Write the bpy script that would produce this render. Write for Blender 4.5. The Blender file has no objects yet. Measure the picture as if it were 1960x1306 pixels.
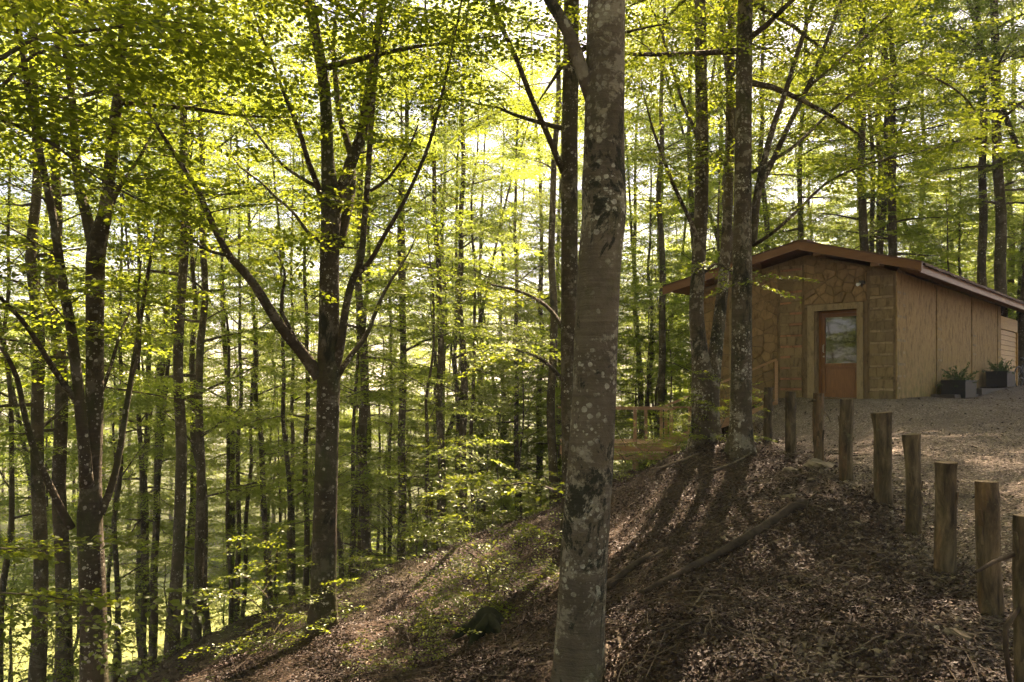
import bpy, math, random
import numpy as np
from mathutils import Vector, Matrix, noise as mnoise

# ------------------------------------------------------------------ camera, sky, sun, exposure
scene = bpy.context.scene
EYE = 1.7                       # eye height above the post line's lower end
F = 1550.0                      # focal length in photograph pixels (1960 wide)
CX, CY = 980.0, 745.0           # principal column, horizon row
cam_d = bpy.data.cameras.new("camera")
cam_d.sensor_width = 36.0
cam_d.lens = 36.0 * F / 1960.0
cam_d.shift_y = (CY - 653.0) / 1960.0
cam_d.clip_start = 0.05
cam_d.clip_end = 3000.0
cam = bpy.data.objects.new("camera", cam_d)
scene.collection.objects.link(cam)
cam.location = (0, 0, EYE)
cam.rotation_euler = (math.radians(90), 0, 0)
scene.camera = cam

SUN_AZ, SUN_EL = math.radians(20), math.radians(50)
world = bpy.data.worlds.new("World")
scene.world = world
world.use_nodes = True
wn = world.node_tree
for n in list(wn.nodes):
    wn.nodes.remove(n)
sky = wn.nodes.new("ShaderNodeTexSky")
sky.sky_type = 'NISHITA'
sky.sun_disc = False
sky.sun_elevation = SUN_EL
sky.sun_rotation = SUN_AZ
sky.dust_density = 2.2
sky.air_density = 1.0
bg = wn.nodes.new("ShaderNodeBackground")
bg.inputs["Strength"].default_value = 0.05
wo = wn.nodes.new("ShaderNodeOutputWorld")
wn.links.new(sky.outputs[0], bg.inputs["Color"])
wn.links.new(bg.outputs[0], wo.inputs["Surface"])

sun_d = bpy.data.lights.new("sun", 'SUN')
sun_d.energy = 5.0
sun_d.angle = math.radians(0.5)
sun_d.color = (1.0, 0.87, 0.64)
sun = bpy.data.objects.new("sun", sun_d)
scene.collection.objects.link(sun)
S = Vector((math.sin(SUN_AZ) * math.cos(SUN_EL), math.cos(SUN_AZ) * math.cos(SUN_EL), math.sin(SUN_EL)))
sun.rotation_euler = (-S).to_track_quat('-Z', 'Y').to_euler()
sun.location = (0, 0, 60)

scene.view_settings.view_transform = 'Standard'
scene.view_settings.look = 'None'
scene.view_settings.gamma = 1.0
scene.view_settings.use_white_balance = True          # the photograph is balanced for shade
scene.view_settings.white_balance_temperature = 7300
scene.view_settings.white_balance_tint = 24
scene.view_settings.exposure = 2.68
scene.cycles.use_light_tree = False
scene.cycles.max_bounces = 8
scene.cycles.diffuse_bounces = 4
scene.cycles.glossy_bounces = 2
scene.cycles.transmission_bounces = 7
scene.cycles.transparent_max_bounces = 4
scene.cycles.caustics_reflective = False
scene.cycles.caustics_refractive = False
scene.cycles.sample_clamp_indirect = 6.0
scene.cycles.use_denoising = True
scene.cycles.use_adaptive_sampling = True
scene.cycles.adaptive_threshold = 0.04

RNG = np.random.default_rng(7)
random.seed(7)
C = scene.collection


def P(px, py, Y):
    """A point of the place at depth Y (metres) seen at photograph pixel (px, py)."""
    return np.array([(px - CX) / F * Y, Y, EYE - (py - CY) / F * Y])


# ------------------------------------------------------------------ objects, tags, meshes
def tag(o, label=None, cat=None, group=None, kind=None):
    if label: o["label"] = label
    if cat: o["category"] = cat
    if group: o["group"] = group
    if kind: o["kind"] = kind
    return o


def empty(name, loc=(0, 0, 0), rz=0.0, label=None, cat=None, group=None):
    o = bpy.data.objects.new(name, None)
    o.empty_display_size = 0.2
    C.objects.link(o)
    o.location = loc
    o.rotation_euler = (0, 0, rz)
    return tag(o, label, cat, group)


def link(name, me, parent=None, mat=None, loc=None, rot=None):
    o = bpy.data.objects.new(name, me)
    C.objects.link(o)
    if parent is not None: o.parent = parent
    if loc is not None: o.location = loc
    if rot is not None: o.rotation_euler = rot
    if mat is not None and len(me.materials) == 0: me.materials.append(mat)
    return o


class MB:
    """Collects vertices and faces, then links them as one mesh."""
    def __init__(self):
        self.v, self.f, self.att, self.n = [], {3: [], 4: []}, [], 0
        self.poly = []

    def add(self, V, faces, att=0.5):
        V = np.asarray(V, float).reshape(-1, 3)
        fa = np.asarray(faces, dtype=np.int64)
        self.f[fa.shape[1]].append(fa + self.n)
        self.v.append(V)
        self.att.append(np.broadcast_to(np.asarray(att, float), (len(V),)).copy())
        self.n += len(V)

    def ngon(self, idx_abs):
        self.poly.append(list(idx_abs))

    def box(self, lo, hi, att=0.5):
        x0, y0, z0 = lo; x1, y1, z1 = hi
        V = [(x0,y0,z0),(x1,y0,z0),(x1,y1,z0),(x0,y1,z0),(x0,y0,z1),(x1,y0,z1),(x1,y1,z1),(x0,y1,z1)]
        self.add(V, [(0,3,2,1),(4,5,6,7),(0,1,5,4),(1,2,6,5),(2,3,7,6),(3,0,4,7)], att)

    def bar(self, a, b, w, h, up=(0, 0, 1)):
        a, b, up = np.array(a, float), np.array(b, float), np.array(up, float)
        d = b - a; d /= np.linalg.norm(d)
        s = np.cross(d, up); s /= np.linalg.norm(s)
        t = np.cross(s, d)
        V = []
        for p in (a, b):
            for i, j in ((-1,-1),(1,-1),(1,1),(-1,1)):
                V.append(p + s*i*w/2 + t*j*h/2)
        self.add(V, [(0,1,2,3),(7,6,5,4),(0,4,5,1),(1,5,6,2),(2,6,7,3),(3,7,4,0)])

    def tube(self, pts, rad, sides=6, cap=True, disp=None, att=0.5):
        pts = np.asarray(pts, float); rad = np.asarray(rad, float)
        n = len(pts)
        tan = np.gradient(pts, axis=0)
        tan /= np.linalg.norm(tan, axis=1)[:, None] + 1e-9
        ref = np.array([1.0, 0.13, 0.0]) if abs(tan[0][2]) > 0.8 else np.array([0, 0, 1.0])
        s = ref - tan[0] * ref.dot(tan[0]); s /= np.linalg.norm(s)
        ang = np.arange(sides) * 2 * math.pi / sides
        V = np.empty((n, sides, 3))
        for i in range(n):
            s = s - tan[i] * s.dot(tan[i]); s /= np.linalg.norm(s) + 1e-9
            t = np.cross(tan[i], s)
            r = rad[i]
            if disp is not None:
                r = r * disp(i, ang, pts[i])
                V[i] = pts[i] + np.outer(np.cos(ang) * r, s) + np.outer(np.sin(ang) * r, t)
            else:
                V[i] = pts[i] + r * (np.outer(np.cos(ang), s) + np.outer(np.sin(ang), t))
        i = np.arange(n - 1)[:, None]; j = np.arange(sides)[None, :]
        a = i * sides + j; b = i * sides + (j + 1) % sides
        base = self.n
        self.add(V.reshape(-1, 3), np.stack([a, b, b + sides, a + sides], -1).reshape(-1, 4), att)
        if cap:
            self.ngon([base + (n - 1) * sides + k for k in range(sides)])
            self.ngon([base + k for k in range(sides - 1, -1, -1)])
        return V

    def mesh(self, name, mat=None, smooth=True):
        me = bpy.data.meshes.new(name)
        V = np.concatenate(self.v) if self.v else np.zeros((0, 3))
        loops, starts, k = [], [], 0
        for m in (3, 4):
            if self.f[m]:
                fa = np.concatenate(self.f[m])
                loops.append(fa.ravel()); starts.append(k + np.arange(len(fa)) * m); k += fa.size
        for p in self.poly:
            loops.append(np.array(p)); starts.append(np.array([k])); k += len(p)
        L = np.concatenate(loops).astype(np.int32); St = np.concatenate(starts).astype(np.int32)
        me.vertices.add(len(V)); me.vertices.foreach_set("co", V.astype(np.float32).ravel())
        me.loops.add(len(L)); me.loops.foreach_set("vertex_index", L)
        me.polygons.add(len(St)); me.polygons.foreach_set("loop_start", St)
        a = me.attributes.new("rnd", 'FLOAT', 'POINT')
        a.data.foreach_set("value", np.concatenate(self.att).astype(np.float32))
        me.update(calc_edges=True)
        me.validate()
        me.polygons.foreach_set("use_smooth", np.full(len(me.polygons), bool(smooth)))
        if mat is not None: me.materials.append(mat)
        return me

    def build(self, name, mat, parent=None, smooth=False, loc=None):
        return link(name, self.mesh(name, mat, smooth), parent, loc=loc)


# ------------------------------------------------------------------ materials
def new_mat(name):
    m = bpy.data.materials.new(name); m.use_nodes = True
    nt = m.node_tree
    for n in list(nt.nodes): nt.nodes.remove(n)
    out = nt.nodes.new("ShaderNodeOutputMaterial")
    return m, nt, out


def N(nt, t, **kw):
    n = nt.nodes.new(t)
    for k, v in kw.items():
        if k.startswith("_"): setattr(n, k[1:], v)
        else:
            key = int(k[1:]) if k[0] == "i" and k[1:].isdigit() else k
            s = n.inputs[key]
            if hasattr(v, "links"): nt.links.new(v, s)
            else: s.default_value = v
    return n


def ramp(nt, fac, stops, interp='LINEAR'):
    r = nt.nodes.new("ShaderNodeValToRGB"); r.color_ramp.interpolation = interp
    el = r.color_ramp.elements
    while len(el) < len(stops): el.new(0.5)
    for e, (p, c) in zip(el, stops):
        e.position = p
        e.color = (c, c, c, 1) if isinstance(c, (int, float)) else (*c, 1)
    nt.links.new(fac, r.inputs[0])
    return r.outputs[0]


def mixc(nt, fac, a, b, mode='MIX'):
    m = nt.nodes.new("ShaderNodeMix"); m.data_type = 'RGBA'; m.blend_type = mode
    for i, v in ((0, fac), (6, a), (7, b)):
        if hasattr(v, "links"): nt.links.new(v, m.inputs[i])
        else: m.inputs[i].default_value = v if i == 0 else (*v, 1)
    return m.outputs[2]


def coords(nt, scale=(1, 1, 1), rand=True):
    tc = nt.nodes.new("ShaderNodeTexCoord")
    mp = nt.nodes.new("ShaderNodeMapping"); mp.inputs["Scale"].default_value = scale
    nt.links.new(tc.outputs["Object"], mp.inputs["Vector"])
    if rand:
        oi = nt.nodes.new("ShaderNodeObjectInfo")
        mu = N(nt, "ShaderNodeMath", _operation='MULTIPLY', i0=oi.outputs["Random"], i1=37.0)
        cb = N(nt, "ShaderNodeCombineXYZ", X=mu.outputs[0], Y=mu.outputs[0], Z=mu.outputs[0])
        nt.links.new(cb.outputs[0], mp.inputs["Location"])
    return mp.outputs[0]


def noise(nt, vec, scale, detail=4.0, rough=0.6, dist=0.0):
    return N(nt, "ShaderNodeTexNoise", Vector=vec, Scale=scale, Detail=detail, Roughness=rough, Distortion=dist).outputs["Fac"]


def bump(nt, h, strength=0.4, dist=0.02):
    return N(nt, "ShaderNodeBump", Height=h, Strength=strength, Distance=dist).outputs[0]


def finish(nt, out, col, rough=0.85, nrm=None, spec=0.25):
    b = nt.nodes.new("ShaderNodeBsdfPrincipled")
    if hasattr(col, "links"): nt.links.new(col, b.inputs["Base Color"])
    else: b.inputs["Base Color"].default_value = (*col, 1)
    if hasattr(rough, "links"): nt.links.new(rough, b.inputs["Roughness"])
    else: b.inputs["Roughness"].default_value = rough
    b.inputs["Specular IOR Level"].default_value = spec
    if nrm is not None: nt.links.new(nrm, b.inputs["Normal"])
    nt.links.new(b.outputs[0], out.inputs["Surface"])
    return b


def simple(name, c1, c2, scale=6.0, rough=0.8, b=0.3, stretch=(1, 1, 1), dist=0.01, spec=0.25, detail=5.0):
    m, nt, out = new_mat(name)
    v = coords(nt, stretch)
    n = noise(nt, v, scale, detail)
    col = ramp(nt, n, [(0.3, c1), (0.7, c2)])
    finish(nt, out, col, rough, bump(nt, n, b, dist), spec)
    return m


def leaf_mat(name, d1, d2, t1, t2, gloss=0.05):
    m, nt, out = new_mat(name)
    at = N(nt, "ShaderNodeAttribute", _attribute_name="rnd")
    r = at.outputs["Fac"]
    cd = ramp(nt, r, [(0.0, d1), (0.95, d2), (1.0, (0.17, 0.14, 0.03))])
    ct = ramp(nt, r, [(0.0, t1), (0.95, t2), (1.0, (0.55, 0.42, 0.06))])
    df = N(nt, "ShaderNodeBsdfDiffuse", Color=cd)
    tr = N(nt, "ShaderNodeBsdfTranslucent", Color=ct)
    mx = N(nt, "ShaderNodeMixShader", Fac=0.5)
    nt.links.new(df.outputs[0], mx.inputs[1]); nt.links.new(tr.outputs[0], mx.inputs[2])
    gl = N(nt, "ShaderNodeBsdfGlossy", Color=(0.9, 0.95, 0.85, 1), Roughness=0.38)
    m2 = N(nt, "ShaderNodeMixShader", Fac=gloss)
    nt.links.new(mx.outputs[0], m2.inputs[1]); nt.links.new(gl.outputs[0], m2.inputs[2])
    nt.links.new(m2.outputs[0], out.inputs["Surface"])
    return m


def bark_mat(name, base1, base2, lichen=0.5, dark=0.5, moss=0.3, scale=1.0, rand=True, zones=None):
    m, nt, out = new_mat(name)
    v = coords(nt, (1, 1, 0.55), rand)
    v0 = coords(nt, (1, 1, 1), rand)
    vr = coords(nt, (0.6, 0.6, 6.0), rand)
    n1 = noise(nt, v, 3.0 * scale, 6, 0.65)
    col = ramp(nt, n1, [(0.3, base1), (0.7, base2)])
    rings = noise(nt, vr, 5.0, 3, 0.6)
    col = mixc(nt, 0.35, col, ramp(nt, rings, [(0.35, (0.35, 0.33, 0.3)), (0.65, (1, 1, 1))]), 'MULTIPLY')
    # moss, then pale crust lichen spots, then black mould patches with ragged edges
    pale = ramp(nt, noise(nt, v0, 3.3, 7, 0.75, 0.3), [(0.53, 0.0), (0.57, 0.62 * lichen)])
    col = mixc(nt, pale, col, (0.30, 0.265, 0.20))
    mm = ramp(nt, noise(nt, v, 1.4, 5, 0.7), [(0.62 - 0.22 * moss, 0.0), (0.78 - 0.2 * moss, 0.75)])
    col = mixc(nt, mm, col, (0.055, 0.062, 0.022))
    warp = N(nt, "ShaderNodeTexNoise", Vector=v0, Scale=20.0, Detail=3.0)
    wv = N(nt, "ShaderNodeVectorMath", _operation='MULTIPLY_ADD', i0=warp.outputs["Color"], i1=(0.03, 0.03, 0.03), i2=v0)
    for sc, th, hide in ((17.0, 0.40, 0.50), (34.0, 0.36, 0.54)):
        vo = N(nt, "ShaderNodeTexVoronoi", Vector=wv.outputs[0], Scale=sc)
        pick = N(nt, "ShaderNodeSeparateColor", Color=vo.outputs["Color"])
        on = N(nt, "ShaderNodeMath", _operation='GREATER_THAN', i0=pick.outputs[0], i1=1.0 - 0.55 * lichen)
        size = N(nt, "ShaderNodeMath", _operation='MULTIPLY_ADD', i0=pick.outputs[1], i1=0.25, i2=th - 0.18)
        ins = N(nt, "ShaderNodeMath", _operation='LESS_THAN', i0=vo.outputs["Distance"], i1=size.outputs[0])
        where = ramp(nt, noise(nt, v0, 2.3, 4), [(hide - 0.05, 0.0), (hide + 0.08, 0.85)])
        f = N(nt, "ShaderNodeMath", _operation='MULTIPLY', i0=on.outputs[0], i1=ins.outputs[0])
        f2 = N(nt, "ShaderNodeMath", _operation='MULTIPLY', i0=f.outputs[0], i1=where)
        col = mixc(nt, f2.outputs[0], col, (0.40, 0.38, 0.30))
    dn = noise(nt, v, 2.6 if zones else 2.1, 10, 0.78, 0.5)
    if zones:                                       # heights at which the mould has taken hold
        tc = N(nt, "ShaderNodeTexCoord"); sz = N(nt, "ShaderNodeSeparateXYZ", Vector=tc.outputs["Object"])
        hz = N(nt, "ShaderNodeMath", _operation='MULTIPLY', i0=sz.outputs[2], i1=0.1)
        dn = N(nt, "ShaderNodeMath", _operation='ADD', i0=dn, i1=ramp(nt, hz.outputs[0], zones)).outputs[0]
    dk = ramp(nt, dn, [(0.65 - 0.14 * dark, 0.0), ((0.68 if zones else 0.72) - 0.14 * dark, 0.94)])
    col = mixc(nt, dk, col, (0.020, 0.021, 0.013))
    hgt = N(nt, "ShaderNodeMath", _operation='ADD', i0=noise(nt, v0, 26.0, 5, 0.7), i1=rings)
    finish(nt, out, col, 0.9, bump(nt, hgt.outputs[0], 0.9, 0.02), 0.2)
    return m


M = {}
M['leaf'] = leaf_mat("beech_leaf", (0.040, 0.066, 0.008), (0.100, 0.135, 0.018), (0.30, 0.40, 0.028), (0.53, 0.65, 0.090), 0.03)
M['leaf_near'] = leaf_mat("beech_leaf_shaded", (0.026, 0.046, 0.007), (0.066, 0.092, 0.014), (0.20, 0.26, 0.014), (0.40, 0.47, 0.035), 0.035)  # beech leaf in darker tones: the near shade is put into the colour
M['conifer'] = leaf_mat("juniper_leaf", (0.03, 0.07, 0.02), (0.07, 0.12, 0.03), (0.05, 0.10, 0.02), (0.10, 0.16, 0.03), 0.03)
M['bark_hero'] = bark_mat("beech_bark_lichened", (0.052, 0.040, 0.025), (0.13, 0.102, 0.068), 0.9, 0.85, 0.5)
M['bark_front'] = bark_mat("beech_bark_mouldy", (0.072, 0.057, 0.039), (0.17, 0.138, 0.098), 0.95, 0.55, 0.35, 1.0, False,
                            [(0.0, 0.02), (0.07, 0.04), (0.13, 0.075), (0.19, 0.04), (0.22, 0.0), (0.33, 0.0), (0.36, 0.07), (0.41, 0.06), (0.45, 0.0), (0.62, 0.06)])
M['bark'] = bark_mat("beech_bark", (0.044, 0.033, 0.020), (0.10, 0.077, 0.049), 0.5, 0.6, 0.6)
M['bark_far'] = bark_mat("beech_bark_plain", (0.050, 0.038, 0.023), (0.125, 0.098, 0.063), 0.4, 0.55, 0.5)
M['deadwood'] = simple("rotten_wood", (0.018, 0.013, 0.009), (0.070, 0.050, 0.034), 9, 0.9, 0.7, (1, 1, 1), 0.015)
M['twig'] = simple("bleached_twig", (0.075, 0.055, 0.038), (0.20, 0.155, 0.11), 9, 0.85, 0.2)
M['stone'] = simple("field_stone", (0.075, 0.058, 0.038), (0.19, 0.155, 0.105), 7, 0.9, 0.5, (1, 1, 1), 0.02)
M['litter'] = None


def litter_leaf_mat():
    m, nt, out = new_mat("dry_leaf")
    at = N(nt, "ShaderNodeAttribute", _attribute_name="rnd")
    c = ramp(nt, at.outputs["Fac"], [(0.0, (0.012, 0.0055, 0.003)), (0.45, (0.036, 0.0185, 0.0105)), (0.8, (0.073, 0.040, 0.024)), (1.0, (0.18, 0.115, 0.08))])
    finish(nt, out, c, 0.6, None, 0.35)
    return m


def pebble_mat():
    m, nt, out = new_mat("pebble")
    at = N(nt, "ShaderNodeAttribute", _attribute_name="rnd")
    c = ramp(nt, at.outputs["Fac"], [(0.0, (0.06, 0.045, 0.033)), (0.5, (0.14, 0.108, 0.080)), (0.88, (0.24, 0.195, 0.150)), (1.0, (0.50, 0.45, 0.38))])
    finish(nt, out, c, 0.85)
    return m


GRAVEL = [(0.0, (0.070, 0.052, 0.040)), (0.5, (0.155, 0.120, 0.095)), (0.85, (0.24, 0.19, 0.155)), (1.0, (0.42, 0.36, 0.31))]


def ground_mat():
    m, nt, out = new_mat("forest_floor")
    v = coords(nt, rand=False)
    big = noise(nt, v, 0.7, 5)
    fine = noise(nt, v, 16.0, 8, 0.75)
    vo = N(nt, "ShaderNodeTexVoronoi", Vector=v, Scale=22.0)
    lit = ramp(nt, vo.outputs["Color"], [(0.1, (0.028, 0.017, 0.010)), (0.6, (0.075, 0.046, 0.029)), (0.95, (0.15, 0.10, 0.068))])
    soil = ramp(nt, fine, [(0.3, (0.018, 0.012, 0.008)), (0.7, (0.055, 0.037, 0.025))])
    col = mixc(nt, ramp(nt, big, [(0.35, 0.15), (0.65, 0.85)]), soil, lit)
    at = N(nt, "ShaderNodeAttribute", _attribute_name="rnd")       # 1 = mossy/grassy ground
    gm = N(nt, "ShaderNodeMath", _operation='MULTIPLY', i0=at.outputs["Fac"], i1=ramp(nt, noise(nt, v, 1.3, 6, 0.7), [(0.30, 0.35), (0.55, 1.0)]))
    grass = ramp(nt, noise(nt, v, 9.0, 6, 0.8), [(0.3, (0.045, 0.062, 0.015)), (0.7, (0.11, 0.135, 0.035))])
    col = mixc(nt, gm.outputs[0], col, grass)
    ga = N(nt, "ShaderNodeAttribute", _attribute_name="grav")
    v1 = N(nt, "ShaderNodeTexVoronoi", Vector=v, Scale=48.0)
    sep = N(nt, "ShaderNodeSeparateColor", Color=v1.outputs["Color"])
    gcol = ramp(nt, sep.outputs[0], GRAVEL)
    gf = N(nt, "ShaderNodeMath", _operation='ADD', i0=ga.outputs["Fac"], i1=ramp(nt, noise(nt, v, 6.0, 6, 0.75), [(0.3, -0.3), (0.7, 0.3)]))
    col = mixc(nt, ramp(nt, gf.outputs[0], [(0.35, 0.0), (0.75, 1.0)]), col, gcol)
    hgt = N(nt, "ShaderNodeMath", _operation='ADD', i0=fine, i1=vo.outputs["Distance"])
    finish(nt, out, col, 0.9, bump(nt, hgt.outputs[0], 0.9, 0.05), 0.2)
    return m


def gravel_mat():
    m, nt, out = new_mat("fine_gravel")
    v = coords(nt, rand=False)
    v1 = N(nt, "ShaderNodeTexVoronoi", Vector=v, Scale=48.0)
    v2 = N(nt, "ShaderNodeTexVoronoi", Vector=v, Scale=21.0)
    sep = N(nt, "ShaderNodeSeparateColor", Color=v1.outputs["Color"])
    col = ramp(nt, sep.outputs[0], GRAVEL)
    dirt = ramp(nt, noise(nt, v, 1.1, 6, 0.7), [(0.42, 0.0), (0.66, 0.6)])
    col = mixc(nt, dirt, col, (0.085, 0.062, 0.045))
    hh = N(nt, "ShaderNodeMath", _operation='ADD', i0=v1.outputs["Distance"], i1=v2.outputs["Distance"])
    finish(nt, out, col, 0.9, bump(nt, hh.outputs[0], 0.9, 0.025), 0.2)
    return m


M['litter'] = litter_leaf_mat()
M['pebble'] = pebble_mat()
M['ground'] = ground_mat()
M['gravel'] = gravel_mat()
M['meadow'] = simple("meadow_grass", (0.10, 0.13, 0.03), (0.22, 0.24, 0.07), 3, 0.9, 0.6, (1, 1, 1), 0.1)

# ------------------------------------------------------------------ terrain
CTRL = []   # X, Y, z relative to the eye
for px, py, Y in [(1470,848,15.35),(1514,868,13.8),(1567,885,12.3),(1620,920,10.4),(1687,965,9.3),(1747,1020,8.66),(1808,1098,7.64),(1888,1183,6.24),
                  (1955,1335,4.95),(1105,1345,6.2),(620,1212,11.6),(700,1306,8.2),(350,1306,13.0),(180,1390,10.7),(500,1245,11.5),
                  (430,1205,17),(640,1132,17),(850,1047,20),(1000,997,20),(1060,977,19),(1180,906,18.2),(1200,1000,13),(1200,1150,8.2),
                  (1400,905,13),(1355,850,15.5),(1418,862,14),(1500,955,9.6),(1400,1100,8),(1500,1200,6.4),(1700,1200,6.0),(1400,1300,5.6),
                  (1960,900,10),(1960,1000,8),(1960,765,19),(1960,747,23),(1700,850,12.2),(1800,800,15.5),(1250,903,17.2),(1310,893,16.6),(1215,912,17.6),(850,1150,14),(1000,1080,14),(900,1250,9.4),(1250,1250,6.1)]:
    p = P(px, py, Y); CTRL.append((p[0], p[1], p[2] - EYE))
CTRL += [(8.62,18.19,-.24),(7.7,19,-.24),(6.3,20.3,-.30),(5.2,21.3,-1.0),(7.2,17.4,-.32),(10.5,18,-.25),(11.37,19.75,-.27),(12.2,20.6,-.24),(14.2,22.8,-.02),(15.2,24.4,.04),(2.8,21.3,-2.5),(3.4,20.4,-2.45),(4.6,20.6,-1.9),(4.2,22.4,-2.3),(1.5,22,-3.1),
         (0,0,-1.9),(0,-5,-1.8),(5,0,-1.7),(6,-8,-1.6),(-3,3,-2.9),(-6,4,-4.1),(-10,0,-5.2),(-10,-10,-5),(2,3,-1.85),
         (-9,20,-7.4),(-12,25,-9.6),(-5,25,-7.6),(0,27,-6.3),(4,28,-4.6),(0,35,-9),(-10,40,-12.5),(-20,20,-11.5),(-25,45,-14),(6,40,-7),
         (10,35,-2.5),(16,30,-.2),(14,25,0.05),(18,45,-2.5),(0,60,-13.5),(-30,80,-15),(20,70,-6),(40,40,.5),(40,80,-4),(30,20,1.0),(15,10,-.6),(20,0,-1),(30,-20,-1),
         (-30,0,-12),(-30,-30,-10),(0,-40,-3),(90,0,1),(90,90,-3),(-90,90,-16),(-90,0,-14),(0,130,-16),(0,-90,-4),(-90,-90,-10),(90,-90,0)]
CT = np.array(CTRL)


def tps_fit(ct, lam=0.02):
    n = len(ct); d = np.linalg.norm(ct[:, None, :2] - ct[None, :, :2], axis=2)
    K = np.where(d > 0, d * d * np.log(d + 1e-9), 0) + lam * np.eye(n)
    Q = np.c_[np.ones(n), ct[:, :2]]
    A = np.zeros((n + 3, n + 3)); A[:n, :n] = K; A[:n, n:] = Q; A[n:, :n] = Q.T
    return np.linalg.solve(A, np.r_[ct[:, 2], 0, 0, 0])


TPS = tps_fit(CT)


def H(x, y):
    """Ground height (world z) at x, y."""
    x = np.asarray(x, float); y = np.asarray(y, float)
    sh = x.shape; q = np.c_[x.ravel(), y.ravel()]
    q = np.clip(q, -90, 130)
    out = np.empty(len(q))
    for i in range(0, len(q), 20000):
        d = np.linalg.norm(q[i:i+20000, None] - CT[None, :, :2], axis=2)
        out[i:i+20000] = np.where(d > 0, d * d * np.log(d + 1e-9), 0) @ TPS[:-3] + TPS[-3] + q[i:i+20000] @ TPS[-2:]
    xx, yy = q[:, 0], q[:, 1]
    bank = 1.0 - gravel_mask(xx, yy)
    bumps = 0.05*np.sin(1.9*xx+0.7*yy+1)*np.sin(1.3*yy-0.8*xx) + 0.025*np.sin(4.3*xx-1.1*yy)*np.sin(3.7*yy+2.1*xx+2) + 0.012*np.sin(9.1*xx+3)*np.sin(8.3*yy-3.1*xx)
    out = out + bumps * (0.15 + 0.85 * bank) + EYE
    out = np.maximum(out, EYE - 17.5)
    return out.reshape(sh) if sh else float(out[0])


POST_LINE = np.array([(2.75, -6), (2.95, 4.2), (3.65, 6.24), (4.08, 7.64), (4.29, 8.66), (4.24, 9.3), (4.29, 10.4), (4.66, 12.3), (4.75, 13.8), (4.85, 15.35), (5.2, 17.5), (6.0, 20.0), (8.0, 22.0)])


def gravel_mask(x, y):
    xl = np.interp(y, POST_LINE[:, 1], POST_LINE[:, 0]) + 0.12 * np.sin(2.1 * y) + 0.07 * np.sin(5.3 * y + 1)
    m = np.clip((x - xl) / 0.8 + 0.35, 0, 1)
    far = np.clip((30 - y) / 4, 0, 1) * np.clip((22 - x) / 4, 0, 1) * np.clip((y + 8) / 4, 0, 1)
    return m * far


def axis(lo, hi, d, glo, ghi):
    a = list(np.arange(lo, hi, d)); s = d
    while a[-1] < ghi: s *= 1.13; a.append(a[-1] + s)
    s = d
    while a[0] > glo: s *= 1.13; a.insert(0, a[0] - s)
    return np.array(a)


xs = axis(-7.5, 12, 0.11, -900, 900)
ys = axis(2.5, 24, 0.11, -300, 1500)
GX, GY = np.meshgrid(xs, ys)
GZ = H(GX, GY)
nx, ny = len(xs), len(ys)
I = (np.arange(ny - 1)[:, None] * nx + np.arange(nx - 1)[None, :])
quads = np.stack([I, I + 1, I + nx + 1, I + nx], -1).reshape(-1, 4)
green = np.clip((-1.0 - GX) / 3.0, 0, 1) * np.clip((GY - 13) / 6, 0, 1) * 0.6 + np.clip((GY - 22) / 8, 0, 1)
green = np.clip(green, 0, 1) * (1 - gravel_mask(GX, GY))
g = MB(); g.add(np.c_[GX.ravel(), GY.ravel(), GZ.ravel()], quads, green.ravel())
gob = tag(g.build("ground", M['ground'], smooth=True), kind="structure")
gat = gob.data.attributes.new("grav", 'FLOAT', 'POINT')
gat.data.foreach_set("value", (gravel_mask(GX, GY) * 1.3).astype(np.float32).ravel())
# gravel yard: a sheet just above the soil, right of the post line
cm = gravel_mask(GX, GY)
cell = (cm[:-1, :-1] + cm[1:, 1:] + cm[:-1, 1:] + cm[1:, :-1]).ravel() / 4 + RNG.normal(0, 0.08, len(quads))
gq = quads[cell > 0.86]
used, inv = np.unique(gq.ravel(), return_inverse=True)
gv = MB(); gv.add(np.c_[GX.ravel(), GY.ravel(), GZ.ravel() + 0.006][used], inv.reshape(-1, 4))
tag(gv.build("gravel_yard", M['gravel'], smooth=True), kind="structure")
# sunlit meadow down in the valley
md = MB()
mx_, my_ = np.meshgrid(np.linspace(-46, -13, 40), np.linspace(34, 66, 40))
sel = (((mx_ + 28) / 15) ** 2 + ((my_ - 50) / 15) ** 2 + RNG.normal(0, .03, mx_.shape)) < 1
Im = (np.arange(39)[:, None] * 40 + np.arange(39)[None, :])
mq = np.stack([Im, Im + 1, Im + 41, Im + 40], -1).reshape(-1, 4)[(sel[:-1, :-1] & sel[1:, 1:]).ravel()]
md.add(np.c_[mx_.ravel(), my_.ravel(), H(mx_, my_).ravel() + 0.1], mq)
tag(md.build("meadow", M['meadow'], smooth=True), kind="structure")
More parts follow.
